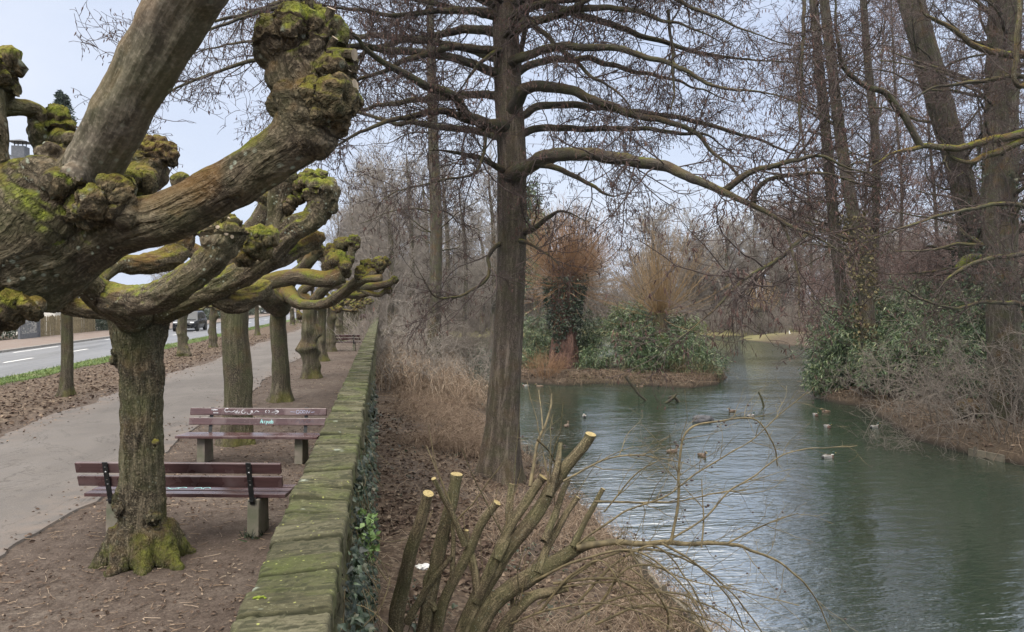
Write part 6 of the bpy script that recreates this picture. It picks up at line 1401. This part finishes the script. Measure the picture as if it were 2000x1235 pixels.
organic(t, [dict(part='body', pts=np.array([q+[0, 0, .4], q+[0, 0, .75], q+[.12, 0, 1.1], q+[.02, 0, 1.45], q+[.1, 0, 1.62]]), rad=np.array([.07, .2, .14, .055, .07]))], .03, M['white'], amp=.002)
part('bill', tubes(np.array([q+[.13, 0, 1.63], q+[.34, 0, 1.6]]), np.array([.03, .006]), 6), M['duck_bill'], t)
for s in (-.06, .06): part('leg', tubes(np.array([q+[0, s, -.05], q+[0, s, .5]]), np.array([.018, .022]), 6), M['rotwood'], t)
# ------------------------------------------------------------------ cars
def make_car(name, label, L, Wd, H, paint, clear=.22, suv=True, front=.2):
    t = thing(name, label, 'car', group='cars on the road')
    h = Wd/2; bl = .56*H
    # stations along x (front at +x): x, bottom, belt height, roof height, half-width
    xs_ = np.array([-.5, -.485, -.44, -.36, -.27, -.1, .08, .18, .30, .40, .455, .49, .5])*L
    zb = np.array([.34, .28, .24, .22, .22, .22, .22, .22, .22, .24, .26, .3, .36])
    belt = np.array([.42, .52, .56, .57, .565, .56, .55, .54, .53, .5, .46, .4, .34])*H
    roof = np.array([.43, .6, .8, .95, .985, 1., .985, .87, .535, .505, .465, .405, .345])*H if suv else np.array([.43, .54, .62, .82, .95, 1., .97, .84, .535, .505, .465, .405, .345])*H
    hw = h*np.array([.8, .9, .96, .99, 1, 1, 1, 1, .99, .97, .93, .84, .7])
    V = []
    for x, b_, be, ro, w_ in zip(xs_, zb, belt, roof, hw):
        ro = max(ro, be+.01); up = min(1, (ro-be)/(.4*H)); wt = w_*(1-.22*up)
        half = [(w_*.86, b_), (w_*.97, b_+.06), (w_*1., (b_+be)/2), (w_*.985, be-.03), (w_*.95, be), (wt+(w_*.95-wt)*.5, be+(ro-be)*.5), (wt, ro-(ro-be)*.12), (wt*.86, ro), (0, ro+.012*up)]
        V += [(x, y, z) for y, z in half]+[(x, -y, z) for y, z in half[:-1][::-1]]
    m_ = 17; n = len(xs_); V = np.array(V); idx = np.arange(n*m_).reshape(n, m_)
    Q = np.stack([idx[:-1, :-1], idx[1:, :-1], idx[1:, 1:], idx[:-1, 1:]], -1).reshape(-1, 4); bot = np.stack([idx[:-1, -1], idx[1:, -1], idx[1:, 0], idx[:-1, 0]], -1)
    def cap(i, rev):
        f = [[idx[i, k], idx[i, k+1], idx[i, m_-2-k], idx[i, m_-1-k]] for k in range(8)]; f = np.array(f); return f[:, ::-1] if rev else f
    part('body', dict(V=V, F=[np.concatenate([Q, bot, cap(0, True), cap(n-1, False)])]), paint, t)
    G_ = V.reshape(n, m_, 3)
    def pane(nm, i0, i1, k0, k1, f0=.12, f1=.9, side=None):
        A = np.array([[G_[i, k] for k in (k0, k1)] for i in range(i0, i1+1)], float)
        lo = A[:, 0]*(1-f0)+A[:, 1]*f0; hi = A[:, 0]*(1-f1)+A[:, 1]*f1; n_ = len(lo)
        nrm = norm(np.cross(hi[0]-lo[0], lo[-1]-lo[0])); c = A.mean((0, 1))
        if nrm@(c-np.array([0, 0, .5*H])) < 0: nrm = -nrm
        P = np.concatenate([lo, hi])+nrm*.012; k = np.arange(n_-1)
        part(nm, dict(V=P, F=[np.stack([k, k+1, k+1+n_, k+n_], -1)]), M['glass'], t)
    for a_, b_ in ((4, 6), (12, 10)): pane('side_window', 3, 5, a_, b_, .1, .92); pane('side_window', 5, 7, a_, b_, .1, .9)
    def quad(nm, P, mat, pr=t): return part(nm, dict(V=np.array(P), F=[np.array([[0, 1, 2, 3]])]), mat, pr)
    def across(i0, f0, i1, f1, wf, nm, off):
        lo = G_[i0, 8]*(1-f0)+G_[i0+1, 8]*f0; hi = G_[i1, 8]*(1-f1)+G_[i1+1, 8]*f1; wl, wh = hw[i0]*.78*wf, hw[i1]*.7*wf
        quad(nm, [lo+[off, -wl, .01], lo+[off, wl, .01], hi+[off, wh, .01], hi+[off, -wh, .01]], M['glass'])
    across(7, .9, 6, .35, 1., 'windscreen', .03); across(1, .5, 2, .85, 1., 'rear_window', -.03)
    wr = .36 if suv else .31
    for x in (.305*L, -.3*L):
        for s in (-1, 1):
            wc = (x, s*(h-.1), wr); w_ = part('wheel', lathe([(.2, -.115), (wr-.02, -.115), (wr, -.09), (wr, .09), (wr-.02, .115), (.2, .115)], 24, wc, 'y'), M['tyre'], t)
            sp = [lathe([(0, s*.118), (.06, s*.122), (wr*.62, s*.112), (wr*.66, s*.1)], 20, wc, 'y')]
            part('rim', join(*sp), M['rim'], w_)
            part('wheel_arch', lathe([(wr+.0, s*.088), (wr+.085, s*.103), (wr+.085, s*.02)], 24, (x, s*(h-.09), wr+.02), 'y'), M['tyre'], t)
    for s in (-1, 1):
        part('headlight', box((.475*L, s*h*.68, .43*H), (.1, .34, .12), Matrix.Rotation(s*-.25, 4, 'Z'), .03), M['lens'], t)
        part('tail_light', box((-.485*L, s*h*.76, .53*H), (.08, .2, .2), None, .03), M['red_lens'], t)
        part('mirror', box((.19*L, s*(h+.08), .6*H), (.11, .2, .14), None, .04), paint, t)
    part('grille', box((.487*L, 0, .36*H), (.06, h*.95, .16), None, .02), M['tyre'], t); part('number_plate', box((.503*L, 0, .255*H), (.02, .5, .1), None, .004), M['white'], t)
    part('bumper', box((.492*L, 0, .22*H), (.07, h*1.3, .12), None, .03), M['tyre'], t)
    return t
q = gp(372, 646); cA = make_car('suv', 'dark grey estate-like off-roader driving on the road behind the burl-footed trunk', 4.7, 1.95, 1.74, M['carpaint'])
cA.location = (q[0], q[1], .01); cA.rotation_euler = (0, 0, R(-90))
q = gp(521, 614); cB = make_car('car', 'small dark blue hatchback farther along the road', 4.1, 1.75, 1.48, M['carpaint_blue'], suv=False); cB.location = (q[0], q[1], .01); cB.rotation_euler = (0, 0, R(-90))

# ------------------------------------------------------------------ left side of the street
fx = -23.2
fe = thing('picket_fence', 'pale split-paling fence beyond the road', 'fence', (fx, 44, 0))
fy0 = gp(62, 662)[1]; fy1 = gp(146, 650)[1]; pk = []
for y in np.arange(fy0, fy1, .105): pk.append(box((fx+rng.normal()*.012, y, .78+rng.normal()*.03), (.035, .055, 1.5), Matrix.Rotation(rng.normal()*.02, 4, 'X')))
part('pickets', join(*pk), M['picket'], fe, smooth=False)
for z in (.4, 1.15): part('rail', box((fx-.04, (fy0+fy1)/2, z), (.04, fy1-fy0, .07)), M['picket'], fe, smooth=False)
for y in np.arange(fy0, fy1+.1, 2.4): part('post', lathe([(0, 1.62), (.05, 1.6), (.055, 0)], 8, (fx-.1, y, 0)), M['rotwood'], fe)
gpst = gp(70, 662); gt = thing('metal_gate', 'dark blue-grey metal gate at the left end of the paling fence', 'gate', (fx+.1, fy0-.4, 0))
part('gate_post', box((fx+.1, fy0-.2, 1.), (.13, .13, 2.)), M['slate'], gt, smooth=False); part('gate_post', box((fx+.1, fy0-3., 1.), (.13, .13, 2.)), M['slate'], gt, smooth=False)
part('gate_leaf', join(*[box((fx+.1, y, .85), (.03, .03, 1.5)) for y in np.arange(fy0-2.9, fy0-.3, .13)], box((fx+.1, fy0-1.6, .2), (.04, 2.66, .5)), box((fx+.1, fy0-1.6, 1.55), (.04, 2.66, .05))), M['slate'], gt, smooth=False)
def lb(a, b_, c): return leafbush(*a, **b_)
leafbush('evergreen_shrub', 'dark round evergreen at the end of the paling fence', [((fx-.3, fy1+2.2, 1.0), (.9, 2.0, 1.1), 1)], 2600, .2, 'laurel', 'leaf', 16)
leafbush('hedge', 'low green ground cover behind the white post', [((fx-1., fy1+9, .3), (1.4, 5., .45), 1)], 2600, .2, 'laurel', 'leaf', 0, cat='hedge')
leafbush('evergreen_shrub', 'grey-green bush behind the metal gate', [((fx-1.5, fy0-.5, 1.6), (1.3, 2.4, 1.5), 1)], 2600, .24, 'laurel', 'leaf', 16)
q = gp(199, 645); tag(part('marker_post', lathe([(0, 1.55), (.05, 1.53), (.055, 1.5), (.055, 0)], 10, (q[0], q[1], 0)), M['white']), 'plain white post at the far kerb', 'post')
for k, (y0, n_) in enumerate(((95, 9), (120, 9), (150, 10))):
    leafbush('hedge', ('clipped green hedge beyond the parked car' if k == 0 else 'distant street hedge, next after the first' if k == 1 else 'farthest green hedge along the street'), [((-22.8, y0+i*2.4, 1.0), (.8, 1.6, 1.1), 1) for i in range(n_)], 3600, .34, 'laurel', 'leaf', 0, cat='hedge')
def house(label, c, sx, sy, hw_, hr_, wall, roof='slate', floors=3, bays=4, chim=None, rowbrick=False):
    """front faces +x, towards the road"""
    x, y = c; t = thing('house', label, 'house', (x, y, 0), group='houses across the road')
    part('wall', box((x, y, hw_/2), (sx, sy, hw_)), M[wall], t, smooth=False)
    e = .35; V = np.array([[x-sx/2-e, y-sy/2-e, hw_-.05], [x+sx/2+e, y-sy/2-e, hw_-.05], [x+sx/2+e, y+sy/2+e, hw_-.05], [x-sx/2-e, y+sy/2+e, hw_-.05], [x, y-sy/2-e, hw_+hr_], [x, y+sy/2+e, hw_+hr_]])
    rf = part('roof', dict(V=V, F=[np.array([[1, 2, 5, 4], [3, 0, 4, 5], [0, 3, 2, 1]]), np.array([[0, 1, 4], [2, 3, 5]])]), M[roof], t, smooth=False)
    fh = hw_/floors
    for f in range(floors):
        for b_ in range(bays):
            yy_ = y-sy/2+sy*(b_+.5)/bays; zz = f*fh+fh*.55
            fr_ = part('window', join(box((x+sx/2+.02, yy_-.55, zz), (.07, .09, 1.5)), box((x+sx/2+.02, yy_+.55, zz), (.07, .09, 1.5)), box((x+sx/2+.02, yy_, zz+.75), (.07, 1.19, .09)), box((x+sx/2+.02, yy_, zz-.75), (.07, 1.19, .09)), box((x+sx/2+.02, yy_, zz), (.06, .06, 1.42))), M['white'], t, smooth=False)
            part('pane', box((x+sx/2+.012, yy_, zz), (.03, 1.02, 1.42)), M['glass'], fr_, smooth=False)
            part('sill', box((x+sx/2+.07, yy_, zz-.84), (.2, 1.3, .07)), M['concrete'], fr_, smooth=False)
    if chim is not None:
        ch = part('chimney', box((chim[0], chim[1], chim[2]-1.6), (.95, .95, 3.2)), M['slate'], rf, smooth=False)
        part('chimney_cap', join(*[box((chim[0]+a, chim[1]+b_, chim[2]+.17), (.06, .06, .36)) for a in (-.3, .3) for b_ in (-.3, .3)], dict(V=np.array([[chim[0]-.75, chim[1]-.75, chim[2]+.34], [chim[0]+.75, chim[1]-.75, chim[2]+.34], [chim[0]+.75, chim[1]+.75, chim[2]+.34], [chim[0]-.75, chim[1]+.75, chim[2]+.34], [chim[0], chim[1], chim[2]+.6]]), F=[np.array([[0, 1, 4], [1, 2, 4], [2, 3, 4], [3, 0, 4]]), np.array([[3, 2, 1, 0]])])), M['metal'], rf, smooth=False)
    return t
ck = wp(40, 287, 60)
house('tall house with slate-clad chimney glimpsed at the left edge', (ck[0]-.5, ck[1]+1.5), 9, 11, 10.2, 4.1, 'plaster', chim=(ck[0], ck[1], ck[2]))
hq = wp(104, 600, 62); house('white-windowed house with brick base behind the paling fence', (hq[0]-4.2, hq[1]+3), 8, 9, 5.6, 3.2, 'brick', floors=2, bays=4)
house('pale house farther down the street', (-30, 138), 9, 12, 6, 3.5, 'plaster', floors=2)
house('distant pale house near the end of the street', (-30, 175), 9, 14, 6.5, 3.5, 'plaster', floors=2)
for k in range(9):
    addf(int(rng.integers(0, 3)), (-27-rng.random()*6+(0 if k < 6 else 14), 100+k*17+rng.random()*6, 0), rng.random()*6, rng.uniform(.5, .75), 'leafless street-side tree beyond the road')

# ------------------------------------------------------------------ strollers
def person(label, loc, rz, coat, trous, hairc='hair', group='strollers at the far end of the promenade', step=.16):
    t = thing('person', label, 'person', group=group)
    S = [dict(part='body', pts=np.array([[0, 0, .92], [0, 0, 1.1], [0, 0, 1.32], [0, 0, 1.42]]), rad=np.array([.15, .145, .165, .1]), blobs=[(np.array([0, .0, 1.62]), .105), (np.array([.02, 0, 1.57]), .085)]),
         dict(part='body', pts=np.array([[0, 0, 1.4], [0, 0, 1.5]]), rad=np.array([.06, .055]))]
    for s in (-1, 1):
        S.append(dict(part='body', pts=np.array([[0, s*.09, .92], [s*step*.6, s*.1, .5], [s*step*.7, s*.1, .09], [s*step*.7+.13, s*.1, .05]]), rad=np.array([.095, .065, .05, .042])))
        S.append(dict(part='body', pts=np.array([[0, s*.18, 1.37], [-s*.06, s*.24, 1.1], [-s*.0, s*.25, .86], [.02-s*.0, s*.245, .76]]), rad=np.array([.06, .048, .038, .035])))
    res = organic(t, S, .022, M['skin'], amp=.001); Vs = []; Fs_ = []; n = 0
    for o in res:
        if o is None: continue
        v = np.array([x.co[:] for x in o.data.vertices]); f = np.array([p.vertices[:] for p in o.data.polygons]); Vs.append(v); Fs_.append(f+n); n += len(v); bpy.data.objects.remove(o)
    V = np.concatenate(Vs); Fq = np.concatenate(Fs_); c = V[Fq].mean(1)
    mi = np.where(c[:, 2] > 1.47, 0, np.where(c[:, 2] > .8, 1, 2)); mi[(c[:, 2] < .83) & (np.abs(c[:, 1]) > .2)] = 0; mi[(c[:, 2] < .1)] = 3
    me = mkmesh('body', V, Fq, [M['skin'], M[coat], M[trous], M['tyre']], True, mi=mi); b_ = bpy.data.objects.new('body', me); COL.objects.link(b_); b_.parent = t
    part('hair', blob((-.02, 0, 1.665), .112, 3, .1, 3, 1, (1, .98, .85)), M[hairc], t)
    t.location = loc; t.rotation_euler = (0, 0, rz); return t
person('small far stroller in a red jacket by the wall at the end of the promenade', (-1.35, 128, 0), R(-90), 'red_cloth', 'dark_cloth')
person('small far stroller in a blue jacket left of the one in red', (-3.1, 131, 0), R(-80), 'blue_cloth', 'dark_cloth')
# ------------------------------------------------------------------ damp winter air
HAZE = .00017
if HAZE:
    hz = part('haze', box((60, 190, 11.3), (1000, 640, 31.4)), [], smooth=False)
    m = bpy.data.materials.new('haze'); m.use_nodes = True; nt = m.node_tree; nt.nodes.remove(nt.nodes['Principled BSDF'])
    pv = nd(nt, 'ShaderNodeVolumePrincipled', {'Color': (.86, .9, .96, 1), 'Density': HAZE, 'Anisotropy': .2}); nt.links.new(pv.outputs[0], nt.nodes['Material Output'].inputs['Volume'])
    hz.data.materials.append(m); hz['kind'] = 'stuff'
